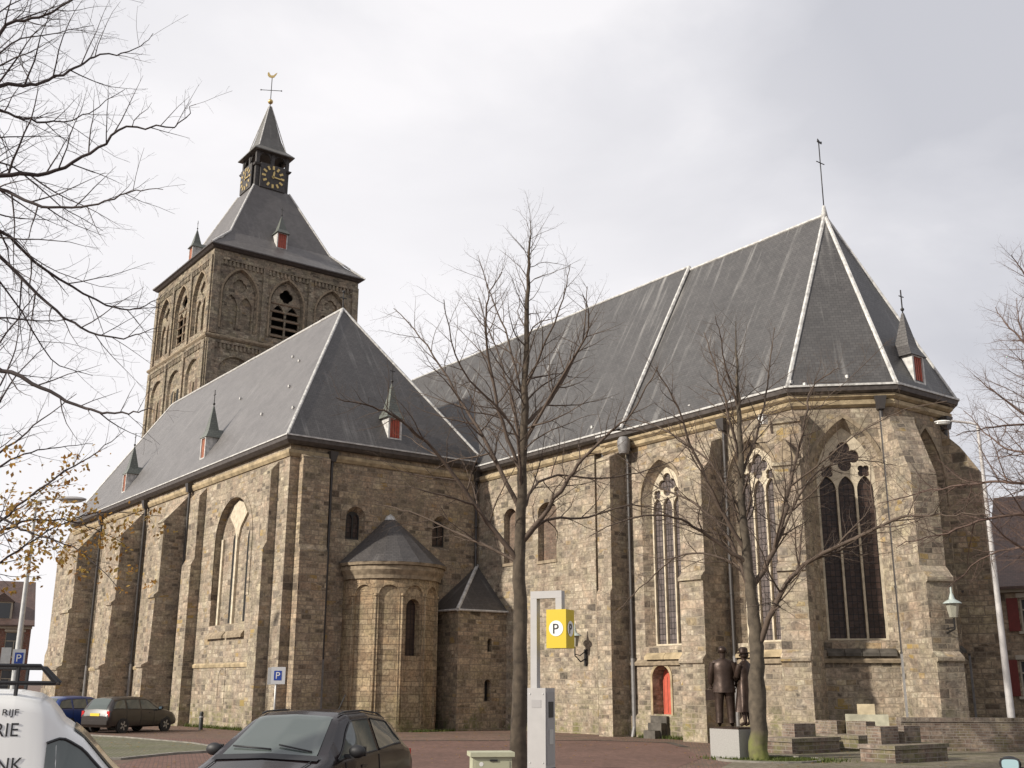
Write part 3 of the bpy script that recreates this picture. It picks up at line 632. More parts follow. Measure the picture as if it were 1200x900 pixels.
# choir roof
k_ = .414
oE1 = Vector((E1[0] + o_ * k_, YC - o_, HC)); oE2 = Vector((E2[0] + o_, E2[1] - o_ * k_, HC)); oE3 = Vector((E3[0] + o_, E3[1] + o_ * k_, HC)); oE4 = Vector((E4[0] + o_ * k_, YN + o_, HC))
AP = Vector((XA, YR, RC)); RW = Vector((-38, YR, RC)); PS = Vector((XP, YC - o_, HC)); PR = Vector((XP, YR, RC))
cr_ = roof([[PS, oE1, AP, PR], [oE4, Vector((XP, YN + o_, HC)), PR, AP]], slate_c, 'choir_roof')
cr2 = roof([[oE1, oE2, AP], [oE2, oE3, AP], [oE3, oE4, AP]], slate_c, 'choir_hip_roof')
dz = .17
n1 = Vector((XP, YC - o_, HN)); n2 = Vector((XP, YR, RC + dz)); n3 = Vector((-38, YR, RC + dz)); n4 = Vector((-38, YC - o_, HN))
mm = MB(); mm.face([n4, n1, n2, n3]); mm.face([Vector((XP, YN + o_, HN)), Vector((-38, YN + o_, HN)), n3, n2]); mm.face([n1, Vector((XP, YN + o_, HN)), n2]); nr = mm.build('nave_roof', slate_a if False else slate_c, church)
caps([(n1, n2)], nr, .085); caps([(n2, n3)], nr, .055); caps([(PR, AP)], cr_, .07)
caps([(oE1, AP), (oE2, AP)], cr2, .085); caps([(oE3, AP)], cr2, .07)
m = MB(); m.tube([AP - Z * .2, AP + Z * .4], [.16, .06], 8, 1); m.tube([AP, AP + Z * 3.2], .022, 6); m.tube([AP + Vector((0, -.25, 2.3)), AP + Vector((0, .25, 2.3))], .02, 6)
m.prism([AP + Vector(v) for v in ((0, -.12, 3.2), (0, .16, 3.18), (0, .18, 3.3), (0, .05, 3.26), (0, -.08, 3.36))], [AP + Vector(v) for v in ((.03, -.12, 3.2), (.03, .16, 3.18), (.03, .18, 3.3), (.03, .05, 3.26), (.03, -.08, 3.36))]); m.build('roof_cross', [iron, lead], church, merge='n')
# roof hooks
rng = random.Random(11); proto = None
def hooks(a, b, c, n, parent):
    global proto
    a, b, c = Vector(a), Vector(b), Vector(c); nn = (b - a).cross(c - a).normalized()
    if nn.z < 0: nn = -nn
    for _ in range(n):
        s, t = rng.random(), rng.random()
        if s + t > 1: s, t = 1 - s, 1 - t
        p = a + (b - a) * s + (c - a) * t + nn * .05
        if proto is None:
            m = MB(); m.box(-.05, .05, -.05, .05, -.06, .06); proto = o = m.build('roof_hook', lead, parent)
        else:
            o = proto.copy(); COL.objects.link(o); o.parent = parent
        o.location = p
hooks(c1 + Vector((-1, 1, 1)), c2 + Vector((-1, -1, 1)), A - Z * 1.5, 8, ro2)
hooks(oE1, oE2, AP - Z * 2, 8, cr2); hooks(oE2, oE3, AP - Z * 2, 4, cr2); hooks(PS + Vector((1, 0, 0)), oE1, AP - Z * 3, 9, cr_); hooks(n1 - Vector((1, 0, 0)), n4 + Vector((38, 0, 0)), n2 - Vector((2, 0, 1)), 6, nr); hooks(c1, c4 + Vector((12, 0, 0)), A, 6, ro)

# --- dormers: little spire-roofed shutters on the slopes
def dormer(base, n, slope, w=.66, h=1.15, paint=redpaint, roofm=slate_d, side=lead):
    """base: point on the roof at the foot of the shutter, n: outward plan direction, slope: rise per metre of run"""
    fr = Fr((base[0], base[1]), n); z0 = base[2]; back = (h + .1) / slope; rr = church
    m = MB(); hw = w / 2
    for s in (-1, 1): m.face([fr.p(s * hw, z0, 0), fr.p(s * hw, z0 + h, 0), fr.p(s * hw, z0 + h, -back - .1)])
    m.panel(fr, [(-hw, z0 - .08), (hw, z0 - .08), (hw, z0 + h), (-hw, z0 + h)], [([(-hw + .09, z0 + .06), (hw - .09, z0 + .06), (hw - .09, z0 + h - .06), (-hw + .09, z0 + h - .06)], None, .07)])
    d = m.build('dormer', side, church)
    m = MB(); m.face([fr.p(-hw + .05, z0 + .04, -.06), fr.p(hw - .05, z0 + .04, -.06), fr.p(hw - .05, z0 + h - .04, -.06), fr.p(-hw + .05, z0 + h - .04, -.06)])
    for k in range(1, 4): m.fbox(fr, -hw + .1 + (w - .2) * k / 4 - .008, -hw + .1 + (w - .2) * k / 4 + .008, z0 + .1, z0 + h - .1, -.06, -.052, 1)
    m.build('shutter', [paint, dark_in], d)
    m = MB(); e = .13; zt = z0 + h; ap = None
    def rg(q, zz): return [fr.p(-q, zz, q - .42), fr.p(q, zz, q - .42), fr.p(q, zz, -q - .42), fr.p(-q, zz, -q - .42)]
    r0, r1, r2_ = rg(hw + e, zt - .02), rg((hw + e) * .6, zt + .38), rg(.035, zt + 1.7)
    for a, b in ((r0, r1), (r1, r2_)): m.grid([a, b], 0, False, True)
    m.face(r0[::-1], 0); m.face(r2_)
    # saddle roof running back to the slope
    rz = zt + .5; rb = (h + .5 + .2) / slope
    l0, l1 = fr.p(-hw - .1, zt, -.5), fr.p(-hw - .1, zt, -back - .3); q0, q1 = fr.p(hw + .1, zt, -.5), fr.p(hw + .1, zt, -back - .3)
    t0, t1 = fr.p(0, rz, -.5), fr.p(0, rz, -rb - .2)
    m.face([l0, t0, t1, l1]); m.face([q0, q1, t1, t0])
    m.build('dormer_roof', roofm, d)
    m = MB(); m.tube([fr.p(0, zt + 1.65, -.42), fr.p(0, zt + 2.6, -.42)], .025, 6); m.sphere(fr.p(0, zt + 1.85, -.42), .07, 0, 5)
    m.tube([fr.p(-.14, zt + 2.35, -.42), fr.p(.14, zt + 2.35, -.42)], .02, 6); m.build('finial', iron, d)
sS = (RS - HS) / (ym + o_); sE = (RS - HS) / (A.x * -1 + o_); sC = (RC - HC) / (E2[0] + o_ - XA)
sg = [slate('dormer_slate', (.11, .12, .105), (.14, .15, .13), .2)][0]
dormer((-10.9, -.36 + (12.85 - HS) / sS, 12.85), (0, -1), sS, paint=redpaint2, roofm=sg)
dormer((-23.6, -.36 + (12.85 - HS) / sS, 12.85), (0, -1), sS, paint=redpaint2, roofm=sg)
dormer((o_ - (12.65 - HS) / sE, 5.2, 12.65), (1, 0), sE, w=.72, h=1.05, paint=redpaint, roofm=sg)
dormer((E2[0] + o_ - (12.0 - HC) / sC, 13.85, 12.0), (1, 0), sC, w=.7, h=1.05, paint=redpaint)

# --- tower
TXE, TYS, TW = -37.19, 9.52, 13.2
tcx, tcy = TXE - TW / 2, TYS + TW / 2
TH = 35.9; ZST = 28.3
SIDES = [(Fr((TXE, tcy), (1, 0)), 'e'), (Fr((tcx, TYS), (0, -1)), 's'), (Fr((TXE - TW, tcy), (-1, 0)), 'w'), (Fr((tcx, TYS + TW), (0, 1)), 'n')]
m = MB()
for fr, s in SIDES:
    h = TW / 2
    holes = [(arch(c, 3.0, 29.1, 32.2, 34.45), arch(c, 2.7, 29.2, 32.2, 34.25), .42) for c in (-4.15, 0, 4.15)] if s in 'es' else []
    low = [(arch(c, 2.9, 20.5, 25.5, 26.9, pointed=False), arch(c, 2.7, 20.5, 25.5, 26.8, pointed=False), .22) for c in (-4.15, 0, 4.15)] if s in 'es' else []
    m.panel(fr, [(-h, ZST + .2), (h, ZST + .2), (h, TH), (-h, TH)], holes)
    m.panel(fr, [(-h - .12, 0), (h + .12, 0), (h + .12, ZST + .2), (-h - .12, ZST + .2)], low, .12)
    if s in 'es':
        for c in (-4.15, 0, 4.15):
            if c: m.face([fr.p(*q, -.42) for q in arch(c, 2.75, 29.15, 32.2, 34.3)])
            m.face([fr.p(*q, -.1) for q in arch(c, 2.8, 20.5, 25.5, 26.85, pointed=False)])
m.build('tower_wall', stone_tower, church)
for fr, s in SIDES[:2]:
    h = TW / 2
    for c in (-6.3, -2.08, 2.08, 6.3):
        m = MB(); w2 = .3 if abs(c) > 5 else .22
        m.fbox(fr, c - w2, c + w2, ZST + .3, 35.2, 0, .14); m.fbox(fr, c - w2, c + w2, 20, ZST - .3, .12, .26); m.build('tower_pilaster', stone_tower, church)
    # corbel friezes
    for zt, d0 in ((34.95, 0.), (27.85, .12)):
        m = MB()
        for b in (-4.19, 0, 4.19):
            n = 11; wdt = 3.76
            for i in range(n):
                c = b - wdt / 2 + wdt * (i + .5) / n; m.fbox(fr, c - .09, c + .09, zt - .42, zt, d0, d0 + .1)
            m.fbox(fr, b - wdt / 2, b + wdt / 2, zt, zt + .22, d0, d0 + .13)
        m.build('corbel_frieze', stone_tower, church)
    for c in (-4.15, 0, 4.15):
        hz = 32.3
        m = MB(); bar = .16; w = 2.7
        holes = lancet_holes(c, w, 29.2, 32.2, 34.25, 2, bar, 31.6); holes.append(foil(c, 33.05, .62, 4, .3, math.pi / 2))
        m.panel(fr, arch(c, w + .02, 29.18, 32.2, 34.27), [(q, None, .16) for q in holes], -.25); t = m.build('belfry_window' if c == 0 else 'blind_window', stone_tower, church)
        if c == 0:
            m = MB(); m.face([fr.p(*q, -1.3) for q in arch(c, 2.75, 29.15, 32.2, 34.3)])
            aa = arch(c, 2.7, 29.2, 32.2, 34.25); n = len(aa)
            for i in range(n): m.face([fr.p(*aa[i], -.42), fr.p(*aa[(i + 1) % n], -.42), fr.p(*aa[(i + 1) % n], -1.3), fr.p(*aa[i], -1.3)])
            m.build('belfry_chamber', dark_in, t)
            for z in np.arange(29.35, 32.3, .72):
                for s_ in (-1, 1):
                    m = MB(); u0, u1 = (c - 1.3, c - .08) if s_ < 0 else (c + .08, c + 1.3)
                    pr = [(-.2, z), (-.75, z + .42), (-.75, z + .47), (-.14, z + .08)]
                    m.prism([fr.p(u0, zz, d) for d, zz in pr], [fr.p(u1, zz, d) for d, zz in pr]); m.build('louvre', louvre_m, t, merge='n')
        # lower tier: twin lights under round arches
        if True:
            m = MB()
            for q in (-.55, .55): m.face([fr.p(*a, -.095) for a in arch(c + q, .62, 22.6, 24.9, 25.25, pointed=False)])
            m.build('blind_window', infill if c else dark_in, church)
            m = MB(); m.tube([fr.p(c, 22.4, -.02), fr.p(c, 25, -.02)], .09, 7); m.build('colonnette', trim_d, church)
        moulding(fr, c, 3.0, 29.2, 32.2, 34.45, 0, .16, .05, trim_d)
sq = lambda h: [(tcx - h, tcy - h), (tcx + h, tcy - h), (tcx + h, tcy + h), (tcx - h, tcy + h)]
m = MB(); m.sweep(sq(TW / 2), [(0, 28.1), (.18, 28.15), (.3, 28.3), (.3, 28.42), (0, 28.6)], closed=True); m.build('string_course', trim_d, church, merge='n')
m = MB(); m.sweep(sq(TW / 2), [(0, 35.78), (.16, 35.82), (.3, 35.95), (.42, 36.02), (.42, 36.12), (0, 36.1)], closed=True); m.build('cornice', gutter_m, church, merge='n')
def ring(h, z): return [(tcx - h, tcy - h, z), (tcx + h, tcy - h, z), (tcx + h, tcy + h, z), (tcx - h, tcy + h, z)]
m = MB(); m.grid([ring(7.02, 36.1), ring(5.7, 37.25), ring(4.67, 38.45), ring(1.72, 44.75)], 0, False, True); tr = m.build('tower_roof', slate('tower_slate', (.10, .092, .088), (.13, .12, .115), .3), church)
for i in range(4): caps([(ring(7.02, 36.1)[i], ring(4.67, 38.45)[i]), (ring(4.67, 38.45)[i], ring(1.72, 44.75)[i])], tr, .09)
h = 1.6; m = MB(); m.grid([ring(h, 44.3), ring(h, 46.9)], 0, False, True)
m.sweep(sq(h), [(0, 46.8), (.14, 46.85), (.2, 47.0), (0, 47.05)], closed=True)
m.sweep(sq(h), [(0, 44.5), (.12, 44.5), (.12, 44.7), (0, 44.75)], closed=True)
m.face(ring(h, 46.95)); m.build('lantern', timber, church)
m = MB()
for fr_, s in [(Fr((tcx + h, tcy), (1, 0)), 0), (Fr((tcx, tcy - h), (0, -1)), 0), (Fr((tcx - h, tcy), (-1, 0)), 0), (Fr((tcx, tcy + h), (0, 1)), 0)]:
    for c in (-h + .16, 0, h - .16): m.fbox(fr_, c - .15, c + .15, 47.04, 48.35, -.3, -.003)
    m.panel(fr_, [(-h + .3, 47.6), (h - .3, 47.6), (h - .3, 48.35), (-h + .3, 48.35)], [(arch(c, .92, 47.58, 47.85, 48.15, 6, False)[0:], None, .1) for c in ()] , -.32) if False else None
    for c in (-.72, .72):
        a = arch(c, .98, 47.5, 47.75, 48.2, 6, False)[2:]; pts = [(c + .57, 48.35), (c + .57, 47.75)] + a + [(c - .57, 47.75), (c - .57, 48.35)]
        m.prism([fr_.p(x, z, -.22) for x, z in pts], [fr_.p(x, z, -.08) for x, z in pts])
m.build('lantern_arcade', timber, church)
m = MB(); m.lathe((tcx, tcy, 46.95), [(0, .05), (.55, .1), (.5, .3), (.36, .7), (.3, .85), (0, .9)], 14); m.build('bell', plain('bell_bronze', (.06, .05, .04), .5, metal=.5), church)
m = MB(); m.face(ring(1.95, 48.33)[::-1]); m.grid([ring(1.95, 48.33), ring(1.95, 48.42), ring(1.3, 49.05), ring(.95, 50.1), ring(.09, 53.95)], 0, False, True); sp = m.build('spire', slate('spire_slate', (.12, .115, .105), (.15, .145, .13), .3), church)
for i in range(4): caps([(ring(1.3, 49.05)[i], ring(.09, 53.95)[i])], sp, .05)
m = MB(); c = Vector((tcx, tcy, 53.9)); m.tube([c, c + Z * 3.1], .04, 6); m.sphere(c + Z * .55, .25, 1, 7)
ax = Vector((.5, .85, 0)).normalized(); m.tube([c + Z * 1.75 - ax * .95, c + Z * 1.75 + ax * .95], .032, 6)
for s in (-1, 1): m.sphere(c + Z * 1.75 + ax * .95 * s, .07, 0, 4)
cock = [(-.42, .05), (-.3, -.12), (0, -.2), (.2, -.12), (.38, .18), (.46, .38), (.3, .28), (.12, .08), (-.1, .05), (-.22, .2), (-.32, .42), (-.44, .3)]
m.prism([c + Z * (3.25 + b) + ax * a for a, b in cock], [c + Z * (3.25 + b) + ax * a + Vector((.05, -.03, 0)) for a, b in cock], 1); m.build('weathervane', [iron, gold], church, merge='n')
# clocks
for fr, s in ((Fr((tcx + h, tcy), (1, 0)), 'e'), (Fr((tcx, tcy - h), (0, -1)), 's')):
    m = MB(); m.fbox(fr, -1.22, 1.22, 44.72, 47.1, .125, .24); ck = m.build('clock', timber, church)
    m = MB(); cz = 45.92
    for i in range(12):
        t = 2 * math.pi * i / 12; dx, dy = math.sin(t), math.cos(t); wd_ = .1; lo, hi = .72, 1.08
        def q(rr, s_): return fr.p(dx * rr + dy * s_ * wd_, cz + dy * rr - dx * s_ * wd_, .25)
        m.prism([q(lo, -1), q(hi, -1), q(hi, 1), q(lo, 1)], [p + fr.n * .03 for p in (q(lo, -1), q(hi, -1), q(hi, 1), q(lo, 1))])
    m.build('numeral', gold, ck, merge='n')
    for L, t, wd_ in ((.62, R(8), .085), (.85, R(95), .06)):
        m = MB(); dx, dy = math.sin(t), math.cos(t)
        ps = [(-.15, wd_), (L * .7, wd_), (L, 0), (L * .7, -wd_), (-.15, -wd_)]
        pp = [fr.p(dx * a - dy * b, cz + dy * a + dx * b, .3) for a, b in ps]; m.prism(pp, [p + fr.n * .03 for p in pp]); m.build('clock_hand', gold, ck, merge='n')
sT = (44.75 - 38.45) / (4.67 - 1.72)
dormer((tcx + 5.25, tcy - .2, 37.75), (1, 0), sT * .55, w=.95, h=1.45, roofm=sg)
dormer((tcx - .2, tcy - 6.2, 36.85), (0, -1), sT * .5, w=.85, h=1.35, paint=redpaint2, roofm=sg)
# ------------------------------------------------------------------ houses behind
glass_w = plain('house_glass', (.05, .055, .06), .12, spec=.6)
wood_r = plain('red_wood_paint', (.14, .025, .02), .6, noise=.15)
cream = plain('cream_plaster', (.40, .36, .29), .8, noise=.1, nscale=3)
tile_r = slate('red_brown_roof_tiles', (.09, .06, .05), (.13, .08, .065), .1)
def house(name, label, loc, rot, L, D, eave, ridge, wallm, roofm, wins, trimm, dormers=(), shut=None, base_z=-.2):
    """front wall along local x at y=0 facing -y"""
    t = thing(name, label, 'house', loc, rot)
    fr = Fr((0, 0), (0, -1)); m = MB()
    m.panel(fr, [(0, base_z), (L, base_z), (L, eave), (0, eave)], [([(c - w / 2, z), (c + w / 2, z), (c + w / 2, z + h), (c - w / 2, z + h)], None, .15) for c, z, w, h in wins])
    for x in (0, L): m.face([(x, 0, base_z), (x, D, base_z), (x, D, eave), (x, D / 2, ridge - .1), (x, 0, eave)])
    m.face([(0, D, base_z), (L, D, base_z), (L, D, eave), (0, D, eave)]); m.build('wall', wallm, t)
    m = MB(); k = (ridge - eave) / (D / 2); o = .35
    for s in (0, 1):
        y0, y1 = (-o, D / 2) if s == 0 else (D + o, D / 2)
        a = [(-.2, y0, eave - o * k), (L + .2, y0, eave - o * k), (L + .2, y1, ridge), (-.2, y1, ridge)]
        m.prism([Vector(p) for p in a], [Vector(p) + Z * .12 for p in a])
    m.build('roof', roofm, t, merge='n')
    m = MB(); m.fbox(fr, -.05, L + .05, eave - .45, eave - .12, 0, .16); m.build('cornice', trimm, t)
    for c, z, w, h in wins:
        m = MB(); f = .07
        m.panel(fr, [(c - w / 2, z), (c + w / 2, z), (c + w / 2, z + h), (c - w / 2, z + h)], [([(c - w / 2 + f, z + f), (c - .03, z + f), (c - .03, z + h * .62), (c - w / 2 + f, z + h * .62)], None, .05), ([(c + .03, z + f), (c + w / 2 - f, z + f), (c + w / 2 - f, z + h * .62), (c + .03, z + h * .62)], None, .05), ([(c - w / 2 + f, z + h * .62 + .06), (c + w / 2 - f, z + h * .62 + .06), (c + w / 2 - f, z + h - f), (c - w / 2 + f, z + h - f)], None, .05)], -.1)
        m.fbox(fr, c - w / 2 - .12, c + w / 2 + .12, z - .12, z - .01, -.1, .1); m.fbox(fr, c - w / 2 - .1, c + w / 2 + .1, z + h + .01, z + h + .2, 0, .05)
        wo = m.build('window', trimm, t); g = MB(); g.face([fr.p(c - w / 2, z, -.14), fr.p(c + w / 2, z, -.14), fr.p(c + w / 2, z + h, -.14), fr.p(c - w / 2, z + h, -.14)]); g.build('pane', glass_w, wo)
        if shut:
            for s in (-1, 1):
                q = MB(); x0 = c + s * (w / 2 + .06); x1 = c + s * (w / 2 + .06 + w * .5); q.fbox(fr, min(x0, x1), max(x0, x1), z, z + h, .0, .05); q.build('shutter', shut, t)
    for c, w, h in dormers:
        m = MB(); z0 = eave + .25; y = .35
        m.box(c - w / 2, c + w / 2, y, y + 1.6, z0, z0 + h); pr = [(c - w / 2 - .15, z0 + h), (c + w / 2 + .15, z0 + h), (c, z0 + h + w * .45)]
        m.prism([Vector((a, y - .12, b)) for a, b in pr], [Vector((a, y + 2.0, b)) for a, b in pr], 1); d = m.build('dormer', [trimm, roofm], t, merge='n')
        g = MB(); g.fbox(Fr((0, y), (0, -1)), c - w / 2 + .16, c + w / 2 - .16, z0 + .15, z0 + h - .12, .004, .02); g.build('pane', glass_w, d)
    return t
# outward normal of a front facing the camera: rotate so that local -y looks at the camera
house('town_house', 'red brick house with pale window frames and dormers behind the far left lamp post', (-59.3, -20.4, -.15), R(80), 24, 10, 6.6, 10.3, brickred, tile_r,
      [(c, z, 1.4, 2.0) for c in (3, 6.5, 10, 13.5, 17, 20.4, 22.8) for z in (.9, 3.9)], cream, [(6, 1.6, 1.5), (12, 1.6, 1.5), (17, 1.6, 1.5), (21.6, 1.6, 1.5)])
house('stone_house', 'low stone house with red shutters and a dark roof behind the right street lamp', (16.5, 26.0, -.2), R(20), 18, 9, 6.3, 10.6, stone_east, tile_r,
      [(1.3, 1.5, 1.1, 1.5), (3.4, 1.3, 1.1, 1.5), (6.6, 1.3, 1.1, 1.5), (10.4, 1.3, 1.1, 1.5), (14.2, 1.3, 1.1, 1.5), (1.5, 4.2, .9, 1.4), (4.6, 4.2, .9, 1.4), (8.4, 4.2, .9, 1.4), (12.2, 4.2, .9, 1.4)], cream, shut=wood_r)

# ------------------------------------------------------------------ brick wall and brick seats
def wallrun(name, label, cat, pts, h, t):
    th = thing(name, label, cat, (pts[0][0], pts[0][1], gz(*pts[0])))
    o = Vector((pts[0][0], pts[0][1], 0)); P = [(p[0] - o.x, p[1] - o.y) for p in pts]
    m = MB(); m.sweep(P, [(0, -.3), (t, -.3), (t, h - .12), (0, h - .12)]); m.build('wall_body', brickgrey, th, merge='n')
    m = MB(); m.sweep(P, [(-.03, h - .12), (t + .03, h - .12), (t + .03, h), (-.03, h)]); m.build('coping', brickcop, th, merge='n')
brickcop = masonry('seat_coping_brick', [(0, (.16, .125, .105)), (1, (.27, .225, .185))], .11, .22, .01, (.22, .19, .16), stain=.4, wob=.005, moss=(.12, .12, .05))
wallrun('brick_wall', 'long low curved brown brick wall in front of the choir buttresses', 'wall', [(22.2, 9.8), (23.2, 11.2), (24.6, 12.7), (26.6, 14.2), (30, 16.0), (36, 18)], .95, .36)
def seat(label, x0, x1, y0, y1, h, backs, bh=.38):
    z = gz((x0 + x1) / 2, (y0 + y1) / 2); t = thing('brick_bench', label, 'bench', ((x0 + x1) / 2, (y0 + y1) / 2, z), 0, 'brick seats at the edge of the square')
    hx, hy = (x1 - x0) / 2, (y1 - y0) / 2
    m = MB(); m.box(-hx, hx, -hy, hy, -.25, h - .1); m.build('seat_base', brickgrey, t, merge='n')
    m = MB(); m.box(-hx - .04, hx + .04, -hy - .04, hy + .04, h - .1, h); m.build('seat_top', brickcop, t, merge='n')
    for bx0, bx1, by0, by1 in backs:
        m = MB(); m.box(bx0, bx1, by0, by1, h, h + bh); m.build('backrest', brickgrey, t, merge='n')
seat('nearest low brown brick seat carrying two square back blocks', 24.75, 25.75, 4.45, 6.7, .42, [(-.45, -.05, -.85, -.1), (-.45, -.05, .15, .85)], .42)
seat('dark brick seat beside the right tree trunk with one back block', 20.6, 21.75, 5.5, 7.6, .42, [(-.45, .0, -.2, .75)], .36)
seat('brick seat standing behind the nearest one with a long back block', 19.9, 21.9, 8.3, 9.3, .45, [(-.95, -.1, 0, .45), (.25, .95, 0, .45)], .38)
t = thing('stone_trough', 'pale stone slab with a square block on top lying behind the brick seats', 'stone', (21.35, 9.55, gz(21.3, 9.6) ), R(38))
mb = MB(); mb.box(-.62, .62, -.25, .25, .0, 1.02); mb.build('slab', plain('pale_stone', (.42, .40, .30), .85, noise=.2, nscale=5), t, merge='n')
mb = MB(); mb.box(-.25, .25, -.2, .2, 1.02, 1.32); mb.build('block', plain('pale_sandstone', (.5, .42, .28), .85, noise=.2, nscale=5), t, merge='n')

# ------------------------------------------------------------------ statue of two people
bronze = plain('dark_bronze', (.052, .034, .026), .42, metal=.55, noise=.35, nscale=7, bump=.4)
ped_m = plain('pedestal_granite', (.29, .28, .265), .75, noise=.12, nscale=30, bump=.1)
SZ = gz(22, 2.6)
statue = thing('statue', 'bronze man in a suit and woman in a long coat standing on pale granite block', 'statue', (22.17, 2.82, SZ), 0)
mb = MB(); mb.box(-.5, .5, -.5, .5, -.2, .74); mb.box(-.46, .46, -.46, .46, .74, .78, 1); mb.build('pedestal', [ped_m, bronze], statue, merge='n')
def skin(name, pts, edges, parent, mat, loc, rot, root=0, sub=2):
    me = bpy.data.meshes.new(name); me.from_pydata([p[0] for p in pts], edges, []); me.materials.append(mat)
    o = bpy.data.objects.new(name, me); COL.objects.link(o); o.parent = parent; o.location = loc; o.rotation_euler = (0, 0, rot)
    o.modifiers.new('skin', 'SKIN'); sv = me.skin_vertices[0].data
    for i, p in enumerate(pts):
        r = p[1]; sv[i].radius = r if isinstance(r, tuple) else (r, r); sv[i].use_root = i == root
    s = o.modifiers.new('sub', 'SUBSURF'); s.levels = sub; s.render_levels = sub
    return o
def hand(name, parent, base, d, mat, side=1, sc=1.0):
    """palm and five curled fingers, one mesh grown from bones"""
    base = Vector(base); d = Vector(d).normalized(); f = Vector((0, 1, 0)); l = d.cross(f).normalized()
    pts = [(base, .028 * sc), (base + d * .05 * sc, (.042 * sc, .022 * sc)), (base + d * .09 * sc, (.042 * sc, .02 * sc))]; ed = [(0, 1), (1, 2)]
    for i, (o, L) in enumerate(((-.03, .07), (-.01, .08), (.012, .075), (.032, .058))):
        a = base + d * .095 * sc + f * o * sc; b = a + d * L * .55 * sc + l * side * .012; c = b + d * L * .4 * sc + l * side * .035
        n = len(pts); pts += [(a, .0115 * sc), (b, .0105 * sc), (c, .009 * sc)]; ed += [(2, n), (n, n + 1), (n + 1, n + 2)]
    n = len(pts); a = base + d * .03 * sc + f * .045 * sc; pts += [(a, .014 * sc), (a + d * .045 * sc + f * .015, .012 * sc)]; ed += [(1, n), (n, n + 1)]
    return pts, ed
def merge_sk(A, B, join):
    n = len(A[0]); A[0].extend(B[0]); A[1].extend([(a + n, b + n) for a, b in B[1]]); A[1].append((join, n))
# man (faces +y, i.e. towards the church)
P = [((0, 0, .98), (.15, .11)), ((0, .01, 1.16), (.145, .1)), ((0, .0, 1.36), (.17, .115)), ((0, -.01, 1.52), (.12, .085)), ((0, 0, 1.60), .058), ((0, .02, 1.68), (.072, .08)), ((0, .03, 1.78), (.082, .098)), ((0, .02, 1.87), (.06, .07)),
     ((-.19, -.01, 1.50), .075), ((-.26, .0, 1.22), .056), ((-.27, .05, 1.0), .042), ((.19, -.01, 1.50), .075), ((.265, 0, 1.23), .056), ((.255, .12, 1.05), .042),
     ((-.1, 0, .9), .105), ((-.115, .02, .5), .075), ((-.12, -.03, .1), .052), ((-.13, .1, .05), (.045, .04)), ((-.135, .17, .04), (.04, .03)),
     ((.1, 0, .9), .105), ((.12, .04, .5), .075), ((.13, .0, .1), .052), ((.14, .12, .05), (.045, .04)), ((.145, .19, .04), (.04, .03))]
Ed = [(0, 1), (1, 2), (2, 3), (3, 4), (4, 5), (5, 6), (6, 7), (3, 8), (8, 9), (9, 10), (3, 11), (11, 12), (12, 13), (0, 14), (14, 15), (15, 16), (16, 17), (17, 18), (0, 19), (19, 20), (20, 21), (21, 22), (22, 23)]
S = (P, Ed); merge_sk(S, hand('h', None, (-.27, .06, .97), (0, .15, -1), bronze, 1), 10); merge_sk(S, hand('h', None, (.253, .14, 1.02), (0, .35, -1), bronze, -1), 13)
man = skin('standing_man', P, Ed, statue, bronze, (-.2, -.2, .78), R(40))
man.scale = (1.24, 1.2, 1.09)
def coat(name, parent, prof, mat, split=0):
    m = MB(); rows = []
    n = 28; rg_ = random.Random(5)
    for z, a, b, yo, fold in prof:
        rows.append([((a + fold * math.sin(7 * t + z * 3) ) * math.cos(t), yo + (b + fold * math.cos(5 * t + 2 * z)) * math.sin(t), z) for t in [2 * math.pi * k / n for k in range(n)]])
    m.grid(rows, 0, True, True); m.face(rows[0][::-1]); m.face(rows[-1]); return m.build(name, mat, parent, sharp=60)
coat('jacket', man, [(.80, .235, .175, .0, .012), (.95, .225, .168, .0, .01), (1.12, .2, .145, .005, .006), (1.3, .222, .15, 0, .004), (1.44, .232, .14, -.005, .0), (1.53, .2, .115, -.01, 0), (1.58, .10, .085, -.005, 0)], bronze)
for pth in ([(-.2, -.01, 1.5), (-.265, 0, 1.22), (-.275, .05, 1.02)], [(.2, -.01, 1.5), (.27, 0, 1.23), (.262, .11, 1.07)]):
    mb = MB(); mb.tube(pth, [.088, .072, .058], 10); mb.build('sleeve', bronze, man)
for pth in ([(-.1, 0, .9), (-.115, .02, .5), (-.12, -.03, .09)], [(.1, 0, .9), (.12, .04, .5), (.13, 0, .09)]):
    mb = MB(); mb.tube(pth, [.12, .09, .08], 10); mb.build('trouser_leg', bronze, man)
mb = MB(); mb.sphere((0, .005, 1.80), .1, 0, 8, .95, 1.05, 1.0); mb.build('hair', bronze, man)
for s in (-1, 1):
    mb = MB(); mb.sphere((s * .088, .03, 1.75), .026, 0, 5, .5, 1, 1.3); mb.build('ear', bronze, man)
mb = MB(); mb.sphere((0, .135, 1.75), .022, 0, 5, .8, 1.1, 1.5); mb.build('nose', bronze, man)
mb = MB(); mb.box(-.40, -.16, .0, .07, .62, .86); mb.tube([(-.34, .035, .86), (-.31, .035, .91), (-.25, .035, .91), (-.22, .035, .86)], .012, 6); mb.build('bag', bronze, man, merge='n')
